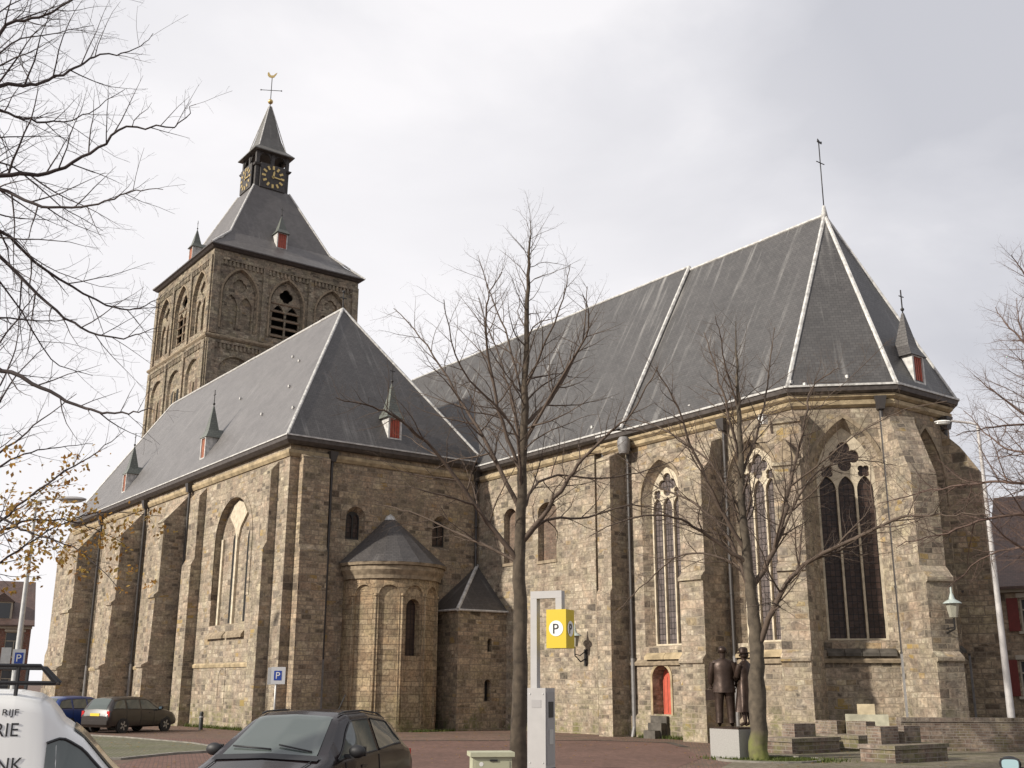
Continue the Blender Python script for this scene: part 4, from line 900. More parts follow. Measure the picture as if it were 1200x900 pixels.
# woman (long coat, hat), turned towards the man
P = [((0, 0, .92), (.14, .11)), ((0, .0, 1.1), (.11, .085)), ((0, 0, 1.28), (.135, .1)), ((0, -.01, 1.42), (.1, .075)), ((0, 0, 1.50), .046), ((0, .02, 1.57), (.065, .07)), ((0, .03, 1.66), (.074, .088)), ((0, .02, 1.74), (.055, .065)),
     ((-.16, 0, 1.40), .06), ((-.21, .06, 1.14), .046), ((-.12, .2, 1.08), .036), ((.16, 0, 1.40), .06), ((.215, .04, 1.14), .046), ((.17, .2, 1.06), .036),
     ((-.08, 0, .84), .095), ((-.085, .02, .45), .065), ((-.085, -.02, .1), .042), ((-.09, .13, .04), (.036, .03)), ((.08, 0, .84), .095), ((.085, .03, .45), .065), ((.09, .0, .1), .042), ((.095, .15, .04), (.036, .03))]
Ed = [(0, 1), (1, 2), (2, 3), (3, 4), (4, 5), (5, 6), (6, 7), (3, 8), (8, 9), (9, 10), (3, 11), (11, 12), (12, 13), (0, 14), (14, 15), (15, 16), (16, 17), (0, 18), (18, 19), (19, 20), (20, 21)]
S = (P, Ed); merge_sk(S, hand('h', None, (-.1, .22, 1.07), (.6, .6, -.3), bronze, 1, .9), 10); merge_sk(S, hand('h', None, (.16, .22, 1.05), (-.3, .8, -.3), bronze, -1, .9), 13)
wom = skin('standing_woman', P, Ed, statue, bronze, (.2, .2, .78), R(92))
wom.scale = (1.22, 1.22, 1.12)
coat('coat', wom, [(.34, .27, .22, .0, .03), (.6, .24, .2, 0, .022), (.9, .205, .165, 0, .01), (1.08, .165, .125, 0, .004), (1.25, .19, .14, 0, 0), (1.38, .19, .12, 0, 0), (1.46, .12, .09, 0, 0), (1.5, .07, .07, 0, 0)], bronze)
for pth in ([(-.17, 0, 1.4), (-.215, .06, 1.14), (-.13, .19, 1.085)], [(.17, 0, 1.4), (.22, .04, 1.14), (.175, .19, 1.07)]):
    mb = MB(); mb.tube(pth, [.078, .064, .055], 10); mb.build('sleeve', bronze, wom)
mb = MB(); mb.lathe((0, .02, 1.69), [(.15, -.02), (.155, .0), (.1, .02), (.095, .1), (.06, .13), (0, .135)], 14); mb.build('hat', bronze, wom)
mb = MB(); mb.sphere((0, -.01, 1.64), .092, 0, 7, 1, 1, 1.0); mb.build('hair', bronze, wom)
mb = MB(); mb.sphere((0, .125, 1.63), .02, 0, 5, .8, 1.1, 1.5); mb.build('nose', bronze, wom)

# ------------------------------------------------------------------ parking pay point, cabinet, bin, bollard, signs, lamps
def face_cam(x, y): return math.atan2(EYE.y - y, EYE.x - x) + math.pi / 2     # local -y looks at the camera
pale = plain('pay_point_paint', (.36, .35, .345), .5, noise=.05); greyp = plain('pay_point_grey', (.30, .29, .29), .5)
yellow = plain('yellow_sign', (.54, .40, .01), .45); blackp = plain('black_paint', (.02, .02, .02), .5)
pm = thing('parking_pay_point', 'pale grey parking pay point with a hooked arm carrying a yellow P box', 'parking machine', (32.955, -12.2, gz(33, -12)), face_cam(32.955, -12.2) - R(24))
mb = MB(); mb.box(-.115, .085, -.12, .12, 0, .9); mb.box(-.12, .09, -.125, .125, .91, 1.72); mb.build('cabinet', pale, pm, merge='n')
mb = MB(); mb.box(.086, .092, -.095, .095, .05, .88); mb.box(.091, .097, -.1, .1, .95, 1.68); mb.build('side_panel', greyp, pm, merge='n')
mb = MB(); mb.box(.098, .103, -.06, .06, 1.42, 1.58); mb.build('screen', blackp, pm, merge='n')
mb = MB(); mb.box(.098, .104, -.05, .05, 1.15, 1.3); mb.build('coin_slot_plate', galv, pm, merge='n')
mb = MB(); mb.box(-.119, -.045, -.045, .045, 1.72, 2.66); mb.box(-.119, .25, -.045, .045, 2.661, 2.74); mb.box(.178, .25, -.045, .045, 2.52, 2.66); mb.build('arm', pale, pm, merge='n')
mb = MB(); mb.box(.10, .33, -.115, .115, 2.13, 2.535); sb = mb.build('sign_box', yellow, pm, merge='n')
for bx, bz in ((-.09, 1.66), (.06, 1.66), (-.09, .97), (.06, .97)):
    mb2 = MB(); mb2.tube([(bx, -.126, bz), (bx, -.131, bz)], .008, 8); mb2.build('screw', galv, pm)
mb2 = MB(); mb2.box(-.07, .04, -.128, -.1255, 1.52, 1.60); mb2.build('label_plate', greyp, pm, merge='n')
mb2 = MB(); mb2.box(-.125, .095, -.13, .13, .9, .912); mb2.build('joint', blackp, pm, merge='n')
mb = MB(); n_ = 28
def disc(m, c, r, mtx, mat=0): m.face([mtx @ Vector((c[0] + r * math.cos(2 * math.pi * k / n_), c[1] + r * math.sin(2 * math.pi * k / n_), 0)) for k in range(n_)], mat)
mx = frame_mtx((.215, -.119, 2.335), (1, 0, 0), (0, -1, 0)); disc(mb, (0, 0), .082, mx); mx2 = frame_mtx((.334, 0, 2.335), (0, 1, 0), (1, 0, 0)); disc(mb, (0, 0), .082, mx2); mb.build('white_disc', white_paint, sb)
text_mesh('P', .15, 'letter', blackp, sb, frame_mtx((.17, -.122, 2.282), (1, 0, 0), (0, -1, 0)), .002); text_mesh('P', .15, 'letter', blackp, sb, frame_mtx((.337, -.045, 2.282), (0, 1, 0), (1, 0, 0)), .002)
ub = thing('utility_cabinet', 'pale green electrical cabinet with a flat lid at the bottom edge of the view', 'utility box', (31.5, -11.83, gz(31.5, -11.8)), face_cam(31.5, -11.8) + R(8))
gm = plain('pale_green_paint', (.42, .42, .30), .55, noise=.08); mb = MB(); mb.box(-.23, .23, -.15, .15, 0, .95); mb.build('body', gm, ub, merge='n')
mb = MB(); mb.box(-.26, .26, -.18, .18, .95, 1.0); mb.build('lid', gm, ub, merge='n'); mb = MB(); mb.box(-.2, .2, -.158, -.152, .05, .9); dr_ = mb.build('door', plain('cabinet_door', (.40, .40, .28), .5), ub, merge='n')
mb = MB(); mb.box(-.03, .06, -.168, -.16, .9, .92); mb.build('handle', blackp, dr_, merge='n'); mb = MB(); disc(mb, (-.13, .87), .025, frame_mtx((0, -.16, 0), (1, 0, 0), (0, -1, 0))); mb.build('sticker', white_paint, ub)
bn = thing('litter_bin', 'dark grey litter bin on a post behind the front tree trunk', 'litter bin', (22.75, -4.15, gz(23, -4)), face_cam(23, -4))
mb = MB(); mb.lathe((0, 0, 0), [(0, .35), (.17, .35), (.2, .95), (.21, .98), (.18, 1.0), (0, 1.04)], 16); mb.build('bin_body', plain('bin_plastic', (.05, .05, .06), .5), bn); mb = MB(); mb.tube([(0, .2, -.2), (0, .2, .9)], .035, 8); mb.build('post', iron, bn)
bo = thing('bollard', 'small black bollard standing by the aisle wall', 'bollard', (-4.4, -1.35, gz(-4, -1)))
mb = MB(); mb.lathe((0, 0, 0), [(.09, -.2), (.09, .55), (.07, .6), (.085, .66), (.06, .74), (0, .76)], 12); mb.build('post', blackp, bo); mb = MB(); mb.lathe((0, 0, .5), [(.095, 0), (.1, .03), (.095, .06)], 12); mb.build('band', greyp, bo)
blue = plain('sign_blue', (.02, .06, .32), .4)
def psign(label, loc, h, side, second):
    t = thing('parking_sign', label, 'road sign', loc, face_cam(loc[0], loc[1]) + R(side)); mb = MB(); mb.tube([(0, 0, -.2), (0, 0, h + .3)], .035, 8); mb.build('post', galv, t)
    mb = MB(); mb.box(-.2, .34, -.055, -.04, h - .32, h + .32); pl = mb.build('plate', plain('sign_white', (.55, .56, .57), .5) if 'sign_white' not in MATS else MATS['sign_white'], t, merge='n')
    mb = MB(); mb.box(-.09, .2, -.061, -.056, h - .18, h + .18); mb.build('blue_field', blue, pl, merge='n'); text_mesh('P', .36, 'letter', white_paint, pl, frame_mtx((-.04, -.064, h - .12), (1, 0, 0), (0, -1, 0)), .002)
    if second:
        mb = MB(); mb.box(-.33, .12, .04, .055, h - .34, h + .3); mb.build('rear_plate', galv, t, merge='n')
psign('white parking sign with a blue P on a post at the corner of the aisle', (2.3, -1.1, gz(2, -1)), 2.2, 0, True)
mastp = plain('lamp_mast_paint', (.46, .44, .43), .5, noise=.2, nscale=2)
def lamp(name, label, loc, H, reach, ang, r0, r1, head=.75, band=None):
    t = thing(name, label, 'street lamp', loc, ang)
    mb = MB(); mb.tube([(0, 0, -.3), (0, 0, 1.2), (0, 0, H * .5), (0, 0, H)], [r0, r0 * .97, (r0 + r1) / 2, r1], 12); mb.build('mast', galv if not band else mastp, t)
    mb = MB(); mb.tube([(0, 0, H - .05), (0, 0, H + .05), (reach * .3, 0, H + .12), (reach, 0, H + .2)], r1 * .8, 8); mb.build('arm', galv if not band else mastp, t)
    mb = MB(); mb.sphere((reach + head / 2, 0, H + .18), head / 2, 0, 8, 1, .38, .2); hd_ = mb.build('lamp_head', white_paint if band else greyp, t); mb = MB(); mb.sphere((reach + head / 2, 0, H + .13), head / 2.4, 0, 7, 1, .34, .22); mb.build('lens', plain('lamp_lens', (.6, .6, .58), .2), hd_)
    return t
P_ = (24.0, 13.06); lamp('street_lamp', 'tall white tapered lamp post behind the brick wall at the right', (*P_, gz(*P_)), 10.05, .8, R(225), .115, .05, .55, True)
Q_ = (-2.5, -9.5); lt = lamp('street_lamp', 'grey lamp post with a parking plate at the far left behind the white van', (*Q_, gz(*Q_)), 8.7, .8, R(60), .13, .06, 1.1)
psn = thing('parking_plate', 'blue and white parking plate hanging on the left lamp post', 'road sign', (Q_[0] + .05, Q_[1] - .16, 2.6), face_cam(*Q_))
mb = MB(); mb.box(-.02, .42, -.05, -.035, -.32, .32); mb.build('plate', MATS['sign_white'], psn, merge='n'); mb = MB(); mb.box(.06, .36, -.056, -.051, -.2, .2); mb.build('blue_field', blue, psn, merge='n'); text_mesh('P', .38, 'letter', white_paint, psn, frame_mtx((.1, -.06, -.13), (1, 0, 0), (0, -1, 0)), .002)
mb = MB(); mb.box(-.42, -.08, -.03, -.015, -.3, .38); mb.build('rear_plate', galv, psn, merge='n')
def lantern(label, fr, u, z, off):
    p = fr.p(u, z, 0); t = thing('wall_lantern', label, 'lantern', p, math.atan2(fr.n.y, fr.n.x))
    mb = MB(); mb.tube([(0, 0, -.45), (off * .5, 0, -.6), (off, 0, -.35), (off, 0, -.02)], .03, 6); mb.tube([(0, 0, -.15), (off * .55, 0, -.35), (off, 0, -.3)], .022, 6); mb.box(-.0, .05, -.08, .08, -.75, -.1); mb.build('bracket', iron, t)
    mb = MB(); mb.lathe((off, 0, 0), [(.12, 0), (.2, .42)], 6, 0, False); mb.build('lantern_glass', plain('lantern_glass', (.35, .34, .28), .15) if 'lantern_glass' not in MATS else MATS['lantern_glass'], t)
    mb = MB(); mb.lathe((off, 0, .42), [(.29, 0), (.27, .03), (.1, .13), (.06, .26), (.03, .34), (.03, .5), (0, .52)], 10); mb.build('lantern_cap', plain('lantern_cap', (.42, .47, .44), .5) if 'lantern_cap' not in MATS else MATS['lantern_cap'], t)
lantern('iron wall lantern on the nave wall just right of the yellow P box', FC, 7.85, 3.2, .6)
lantern('iron wall lantern with pale green cap on the choir buttress at the right', FB4, .1, 3.75, 2.0)

# ------------------------------------------------------------------ cars
paint_k = plain('black_purple_paint', (.010, .006, .007), .22, spec=.4, coat=.18); paint_b = plain('blue_car_paint', (.012, .035, .15), .3, spec=.5, coat=.3); paint_g = plain('dark_brown_car_paint', (.024, .019, .017), .3, spec=.5, coat=.3); paint_s = plain('grey_brown_car_paint', (.16, .13, .11), .3, coat=.5)
paint_w = plain('white_van_paint', (.68, .68, .665), .35, coat=.3); paint_m = plain('maroon_car_paint', (.06, .012, .016), .25, coat=.6)
cglass = plain('car_glass', (.075, .09, .085), .05, spec=.9); rubber = plain('tyre_rubber', (.02, .02, .02), .8); rimm = plain('alloy_rim', (.4, .4, .4), .35, metal=.7); trimk = plain('black_trim', (.018, .018, .02), .55)
mirg = plain('mirror_glass', (.30, .42, .46), .15)  # reflected sky painted in as a pale blue base colour
redl = plain('tail_lamp_red', (.45, .02, .02), .2); whl = plain('headlamp_glass', (.6, .62, .62), .12); ywp = plain('number_plate_yellow', (.72, .5, .03), .5)
STN = ('x', 'zb', 'zs', 'zt', 'wl', 'wb', 'wt')
HATCH = [(-1.92, .38, .60, .66, .70, .72, .60), (-1.84, .24, .80, .88, .78, .79, .66), (-1.72, .22, .90, 1.02, .80, .80, .62), (-1.45, .22, .95, 1.28, .81, .80, .58), (-1.15, .22, .95, 1.38, .82, .80, .58), (-.5, .2, .94, 1.43, .83, .81, .60), (.1, .2, .92, 1.42, .83, .81, .59), (.35, .2, .91, 1.36, .83, .81, .57), (.7, .2, .90, 1.15, .83, .80, .64), (1.0, .2, .885, .96, .83, .80, .70), (1.15, .2, .85, .90, .83, .79, .70), (1.55, .22, .76, .80, .81, .76, .66), (1.8, .24, .66, .70, .76, .70, .58), (1.93, .36, .54, .58, .60, .56, .46)]
ESTATE = [(-2.1, .38, .62, .70, .72, .74, .62), (-2.04, .26, .86, .92, .80, .81, .70), (-1.95, .24, .94, 1.1, .83, .82, .66), (-1.72, .24, .96, 1.38, .84, .82, .62), (-1.3, .22, .96, 1.45, .84, .82, .61), (-.4, .22, .95, 1.47, .85, .83, .62), (.2, .22, .93, 1.44, .85, .83, .6), (.5, .22, .92, 1.35, .85, .83, .6), (.95, .22, .91, 1.1, .85, .82, .66), (1.2, .22, .90, .97, .85, .82, .7), (1.35, .22, .88, .92, .84, .81, .7), (1.8, .24, .78, .82, .82, .77, .66), (2.05, .26, .66, .7, .76, .7, .58), (2.16, .38, .54, .58, .6, .56, .46)]
VAN = [(-2.42, .4, .72, .9, .74, .76, .7), (-2.38, .26, .9, 1.56, .80, .81, .70), (-2.2, .24, .94, 1.64, .82, .82, .70), (-.6, .22, .95, 1.675, .83, .82, .70), (-.26, .22, .95, 1.67, .83, .82, .69), (-.12, .22, .95, 1.645, .83, .82, .68), (-.04, .22, .97, 1.60, .83, .82, .67), (.02, .22, .97, 1.53, .83, .82, .65), (.06, .22, .97, 1.475, .83, .82, .63), (.1, .22, .97, 1.45, .83, .82, .61), (.2, .22, .96, 1.38, .83, .82, .61), (.40, .22, .95, 1.16, .83, .81, .65), (.58, .22, .94, 1.00, .83, .8, .7), (.8, .22, .87, .91, .83, .79, .7), (1.3, .24, .76, .8, .81, .75, .65), (1.5, .26, .66, .7, .76, .7, .58), (1.6, .38, .54, .58, .6, .56, .46)]
def st(prof, x):
    a = np.array(prof); return [float(np.interp(x, a[:, 0], a[:, i])) for i in range(1, 7)]
def car(root, prof, paint, sides, wind, rear, axles, head=True, plate=None, mirrors=True, wr=.30, pillar=None):
    """root: Empty; sides: list of side-window outlines as (x, t) with t 0 = belt, 1 = roof edge"""
    m = MB(); rows = []
    X = sorted(set([p[0] for p in prof] + list(np.linspace(prof[0][0], prof[-1][0], 44))))
    for x in X:
        zb, zs, zt, wl, wb, wt = st(prof, x); zm = zb + (zs - zb) * .55
        half = [(0, zb), (wl * .8, zb), (wl - .02, zb + .07), (wl + .015, zm), (wb + .005, zs - .05), (wb - .01, zs), (wt + (wb - wt) * .16, zt - (zt - zs) * .16), (wt * .95, zt - .03 * min(1, (zt - zs) * 5)), (wt * .75, zt), (0, zt + .022)]
        rows.append([(x, y, z) for y, z in half] + [(x, -y, z) for y, z in half[-2:0:-1]])
    m.grid(rows, 0, True, True); m.face(rows[0]); m.face(rows[-1][::-1]); body = m.build('body', paint, root, sharp=50, merge='n')
    def sidept(x, t, s, off=.008):
        zb, zs, zt, wl, wb, wt = st(prof, x); y0, z0, y1, z1 = wb - .01, zs, wt + (wb - wt) * .16, zt - (zt - zs) * .16
        return Vector((x, s * (y0 + (y1 - y0) * t + off), z0 + (z1 - z0) * t))
    for poly in sides:
        for s in (-1, 1):
            xs_ = [p[0] for p in poly]; m = MB(); N = 16; rws = []
            up_ = sorted([p for p in poly if p[2] == 1]); lo_ = sorted([p for p in poly if p[2] == 0])
            for k in range(N + 1):
                x = min(xs_) + (max(xs_) - min(xs_)) * k / N
                tu = np.interp(x, [p[0] for p in up_], [p[1] for p in up_]); tl = np.interp(x, [p[0] for p in lo_], [p[1] for p in lo_])
                rws.append([sidept(x, tl + (tu - tl) * j / 3, s) for j in range(4)])
            m.grid(rws, 0, True); m.build('side_window', cglass, root, sharp=60)
            b = MB(); b.tube([r[0] + Vector((0, s * .003, 0)) for r in rws], .012, 5); b.tube([r[-1] + Vector((0, s * .003, 0)) for r in rws], .01, 5); b.build('window_seal', trimk, root)
    def topgrid(xa, xb, name, k=.9):
        m = MB(); rws = []
        for i in range(13):
            x = xa + (xb - xa) * i / 12; zb, zs, zt, wl, wb, wt = st(prof, x); rw = []
            for j in range(-8, 9):
                s_ = j / 8 * k; y = s_ * wt * .95; a = abs(y); w1 = wt * .75
                z = zt + .022 * (1 - a / w1) if a < w1 else zt - .03 * min(1, (zt - zs) * 5) * (a - w1) / (wt * .2)
                rw.append((x, y, z))
            rws.append(rw)
        d = Vector((rws[-1][0][2] - rws[0][0][2], 0, -(rws[-1][0][0] - rws[0][0][0]))).normalized()
        if d.z < 0: d = -d
        m.grid([[Vector(p) + d * .008 for p in r] for r in rws], 0, True); return m.build(name, cglass, root, sharp=60), rws, d
    ws, rws, d = topgrid(*wind, 'windscreen'); 
    if rear: topgrid(*rear, 'rear_window', .86)
    for s in (-1, 1):   # wipers
        b = MB(); i = 1 if wind[0] > wind[1] else -2; q = [Vector(r) + d * .02 for r in rws[1]]
        b.tube([q[8 + (0 if s < 0 else 7)], q[8 + (-7 if s < 0 else 1)] + Vector((-.06, 0, .05))], .01, 5); b.build('wiper', trimk, root)
    for ax in axles:
        for s in (-1, 1):
            wlx = st(prof, ax)[3]; b = MB(); n = 22; yy = s * (wlx - .02)
            b.face([(ax + (wr + .05) * math.cos(t), s * (wlx + .012), wr + (wr + .05) * math.sin(t)) for t in np.linspace(0, 2 * math.pi, n)[:-1]][::s]); b.build('wheel_arch', trimk, root)
            b = MB(); pr = [(wr * .62, .0), (wr * .95, .0), (wr, -.03), (wr, -.17), (wr * .6, -.18)]
            b.grid([[(ax + r * math.cos(t), s * (wlx + .03 + y), wr + r * math.sin(t)) for t in np.linspace(0, 2 * math.pi, 25)[:-1]] for r, y in pr], 0, True, True); wh = b.build('wheel', rubber, root)
            b = MB(); b.face([(ax + wr * .64 * math.cos(t), s * (wlx + .018), wr + wr * .64 * math.sin(t)) for t in np.linspace(0, 2 * math.pi, 25)[:-1]][::s])
            for k in range(5):
                t = 2 * math.pi * k / 5; b.prism([Vector((ax + r * math.cos(t + o), s * (wlx + .02), wr + r * math.sin(t + o))) for r, o in ((.05, -.6), (wr * .62, -.16), (wr * .62, .16), (.05, .6))], [Vector((ax + r * math.cos(t + o), s * (wlx + .034), wr + r * math.sin(t + o))) for r, o in ((.05, -.6), (wr * .62, -.16), (wr * .62, .16), (.05, .6))], 1)
            b.build('rim', [trimk, rimm], wh, merge='n')
    xf, xr = prof[-1][0], prof[0][0]
    for s in (-1, 1):
        b = MB(); x0 = xf - .30; b.sphere((x0, s * .55, .66), .15, 0, 7, 1.1, 1.0, .5); b.build('headlight', whl, root)
        b = MB(); xq = next(p[0] for p in prof if p[3] >= .86); yt = st(prof, xq)[4]; b.box(xq - .035, xq + .12, s * (yt - .095) - .07, s * (yt - .095) + .07, .66, .9); b.build('tail_light', redl, root, merge='n')
        if mirrors:
            xm = wind[0] - .42 if wind[0] > wind[1] else 0; zb, zs, zt, wl, wb, wt = st(prof, xm); b = MB(); b.sphere((xm, s * (wb + .13), zs + .09), .105, 0, 8, .62, 1.0, .72); b.box(xm - .03, xm + .03, s * wb - .02 if s > 0 else s * wb - .1, s * wb + .1 if s > 0 else s * wb + .02, zs + .02, zs + .06); mr = b.build('mirror', trimk, root)
            b = MB(); b.box(xm - .078, xm - .05, s * (wb + .13) - .088, s * (wb + .13) + .088, zs + .035, zs + .145); b.build('mirror_rim', trimk, mr, merge='n'); b = MB(); b.face([(xm - .08, s * (wb + .13) + .078 * math.copysign(abs(math.cos(t)) ** .5, math.cos(t)), zs + .09 + .046 * math.copysign(abs(math.sin(t)) ** .5, math.sin(t))) for t in np.linspace(0, 2 * math.pi, 33)[:-1]]); b.build('mirror_glass', mirg, mr)
        for (x, w_) in ((wind[0] - .95, .17),):
            zb, zs, zt, wl, wb, wt = st(prof, x); b = MB(); b.box(x - w_ / 2, x + w_ / 2, s * (wb + .012) - .012, s * (wb + .012) + .012, zs - .14, zs - .105); b.build('door_handle', paint, root, merge='n')
        if pillar:
            for x in pillar:
                zb, zs, zt, wl, wb, wt = st(prof, x); b = MB(); b.tube([(x, s * (wl + .012), zb + .12), (x, s * (wl + .018), zb + (zs - zb) * .55), (x, s * (wb + .006), zs - .03)], .006, 4); b.build('door_seam', trimk, root)
    b = MB(); b.box(xr - .02, xr + .012, -.72, .72, .36, .52); b.build('rear_bumper', paint, root, merge='n'); b = MB(); b.box(xf - .02, xf + .015, -.5, .5, .32, .44); b.build('front_grille', trimk, root, merge='n')
    b = MB(); b.box(xr - .035, xr - .008, -.26, .26, .68, .79) if plate is None else b.box(xr + plate[0], xr + plate[0] + .03, -.26, .26, plate[1], plate[1] + .11); b.build('number_plate', ywp, root, merge='n')
    b = MB(); b.box(xf + .016, xf + .024, -.26, .26, .45, .56); b.build('number_plate', ywp, root, merge='n')
    return body
def poly(lo, hi): return [(x, t, 0) for x, t in lo] + [(x, t, 1) for x, t in hi]
SW3 = [poly([(-.42, .04), (.82, .04)], [(-.42, .97), (.15, .97), (.82, .12)]), poly([(-1.38, .16), (-.52, .05)], [(-1.38, .3), (-1.1, .92), (-.52, .97)])]
SW5 = [poly([(-.22, .04), (1.0, .04)], [(-.22, .95), (.3, .95), (1.0, .1)]), poly([(-1.05, .05), (-.3, .04)], [(-1.05, .95), (-.3, .95)]), poly([(-1.85, .1), (-1.15, .06)], [(-1.85, .35), (-1.65, .9), (-1.15, .95)])]
SWV = [poly([(-.03, .04), (.56, .04)], [(-.03, .72), (.02, .83), (.06, .95), (.1, .96), (.22, .96), (.42, .85), (.56, .12)])]
def camdir(px, py=870):
    d = fw + r2 * ((px - 600) / FPX) - u2 * ((py - 450) / FPX); return math.atan2(d.y, d.x)
# near hatchback: forward points left and towards the camera
a = camdir(358); pos = EYE + Vector((math.cos(a), math.sin(a), 0)) * 14.5
c_near = thing('parked_car', 'dark purple black hatchback parked nearest in the foreground facing the camera', 'car', (pos.x, pos.y, gz(pos.x, pos.y)), a + math.pi - R(24))
car(c_near, HATCH, paint_k, SW3, (1.02, .30), (-1.78, -1.3), (1.18, -1.2), pillar=(.62, -.46), wr=.29)
def on_top(x, s_): zb, zs, zt, wl, wb, wt = st(HATCH, x); return Vector((x, s_ * wt * .95, zt + .024 * (1 - abs(s_))))
mb = MB(); mb.grid([[on_top(x, k / 8) + Vector((0, 0, .012)) for k in range(-8, 9)] for x in (1.03, 1.09, 1.15)], 0, True); mb.build('cowl', trimk, c_near, sharp=60)
for sg_ in (-1, 1):
    mb = MB(); mb.tube([on_top(x, sg_ * .9) + Vector((0, 0, .008)) for x in np.linspace(1.16, 1.85, 10)], .006, 4); mb.build('bonnet_gap', trimk, c_near)
    mb = MB(); mb.tube([(x, sg_ * (st(HATCH, x)[3] + .02), .60) for x in np.linspace(-.9, .9, 12)], .02, 6); mb.build('rub_strip', trimk, c_near)
    mb = MB(); mb.tube([on_top(x, sg_ * .93) + Vector((0, 0, .004)) for x in np.linspace(-1.4, .2, 12)], .012, 5); mb.build('roof_gutter', trimk, c_near)
mb = MB(); mb.tube([(-1.0, 0, 1.40), (-1.25, 0, 1.62)], .006, 5); mb.build('aerial', trimk, c_near)
mb = MB(); mb.box(.6, .66, -.28, -.22, 1.06, 1.12); mb.build('dashboard_sticker', ywp, c_near, merge='n')
def far_car(label, px, dist, ang, prof, paint, sw, wind, rear, axles, pillar):
    a = camdir(px); p = EYE + Vector((math.cos(a), math.sin(a), 0)) * dist
    t = thing('parked_car', label, 'car', (p.x, p.y, gz(p.x, p.y)), ang, 'cars parked in front of the aisle'); t.scale = (.92, .92, .94); car(t, prof, paint, sw, wind, rear, axles, pillar=pillar, plate=(-.01, .70)); return t
HD = math.atan2(.88, -.475)
far_car('dark brown estate car parked at right of the row by the aisle wall', 150, 48.5, HD, ESTATE, paint_g, SW5, (1.28, .42), (-2.02, -1.66), (1.32, -1.28), (.55, -.26, -1.1))
far_car('blue hatchback with red tail lamps parked left of the brown estate car', 88, 50, HD, ESTATE, paint_b, SW5, (1.28, .42), (-2.02, -1.66), (1.32, -1.28), (.55, -.26, -1.1))
far_car('grey brown car half hidden behind the roof of the white van', 38, 51.5, HD, ESTATE, paint_s, SW5, (1.28, .42), (-2.02, -1.66), (1.32, -1.28), (.55, -.26, -1.1))
# car at the right edge, only its mirror in view
a = camdir(1200, 890); u_ = Vector((math.cos(a), math.sin(a), 0)); sd_ = Vector((u_.y, -u_.x, 0)); pos = EYE + u_ * 12.0 + sd_ * .80
c_edge = thing('parked_car', 'dark maroon car at the right edge of which only a wing mirror shows', 'car', (pos.x, pos.y, gz(pos.x, pos.y)), a)
car(c_edge, HATCH, paint_m, SW3, (1.02, .30), (-1.78, -1.3), (1.18, -1.2), pillar=(.62, -.46))
# white delivery van, seen from its right side
a = camdir(45, 885); u_ = Vector((math.cos(a), math.sin(a), 0)); rr_ = Vector((u_.y, -u_.x, 0)); pos = EYE + u_ * 9.05 + rr_ * .10
van = thing('delivery_van', 'white delivery van with lettering and a roof rack at the lower left corner', 'van', (pos.x, pos.y, gz(pos.x, pos.y)), math.atan2(rr_.y, rr_.x) - R(2))
car(van, VAN, paint_w, SWV, (.70, .13), None, (.95, -1.5), pillar=(-.07, .54))
for s in (-1,):
    for body_, sz, x, z, sx in (('RIJF', .058, -.335, 1.525, 1.2), ('RIE', .125, -.375, 1.39, .95), ('NK', .125, -.335, 1.17, .95)):
        zb, zs, zt, wl, wb, wt = st(VAN, x + .1); y0, z0, y1, z1 = wb - .01, zs, wt + (wb - wt) * .16, zt - (zt - zs) * .16
        t_ = (z - z0) / (z1 - z0); y = y0 + (y1 - y0) * t_; nn = Vector((0, -(z1 - z0), -(y1 - y0))).normalized(); 
        zq = st(VAN, x + .2); yq = zq[4] - .01 + (zq[5] + (zq[4] - zq[5]) * .16 - zq[4] + .01) * (z - zq[1]) / (zq[2] - (zq[2] - zq[1]) * .16 - zq[1])
        zb, zs, zt, wl, wb, wt = st(VAN, x); y = wb - .01 + (wt + (wb - wt) * .16 - wb + .01) * (z - zs) / (zt - (zt - zs) * .16 - zs); xa_ = Vector((.2, y - yq, 0)).normalized(); nn = (nn - xa_ * nn.dot(xa_)).normalized()
        text_mesh(body_, sz, 'lettering', blackp, van, frame_mtx(Vector((x, -y, z)) + nn * .0035, xa_, nn), .001, sx)
mb = MB()
for s in (-1, 1):
    mb.tube([(-2.0, s * .6, 1.735), (-.02, s * .6, 1.735)], .016, 6); mb.tube([(-2.0, s * .6, 1.85), (-.13, s * .6, 1.85), (-.02, s * .6, 1.735)], .016, 6)
    for x in (-1.9, -1.0, -.27): mb.tube([(x, s * .6, 1.64), (x, s * .6, 1.85)], .014, 6)
for x in (-1.8, -1.2, -.6, -.04): mb.tube([(x, -.6, 1.735), (x, .6, 1.735)], .014, 6)
mb.build('roof_rack', trimk, van)

# ------------------------------------------------------------------ trees
bark = plain('grey_brown_bark', (.068, .052, .036), .9, noise=.45, nscale=6, bump=.9)
def mossbark():
    m = plain('mossy_bark', (.078, .062, .044), .9, noise=.45, nscale=5, bump=.9); n = m.node_tree; b = n.nodes['Principled BSDF']; src = b.inputs['Base Color'].links[0].from_socket
    ob = nd(n, 'ShaderNodeTexCoord').outputs['Object']; z = nd(n, 'ShaderNodeSeparateXYZ'); n.links.new(ob, z.inputs[0])
    mr = nd(n, 'ShaderNodeMapRange'); mr.inputs[1].default_value = .75; mr.inputs[2].default_value = .35; n.links.new(z.outputs[2], mr.inputs[0])
    mu = nd(n, 'ShaderNodeMath', operation='MULTIPLY'); n.links.new(mr.outputs[0], mu.inputs[0]); n.links.new(ramp(n, noise(n, ob, 3, 5), [(.3, G3(.2)), (.6, G3(1))]), mu.inputs[1])
    n.links.new(mixc(n, mu.outputs[0], src, (.16, .17, .045)), b.inputs['Base Color']); return m
bark_g = mossbark()
twig = plain('twig_bark', (.085, .060, .044), .85, noise=.2)
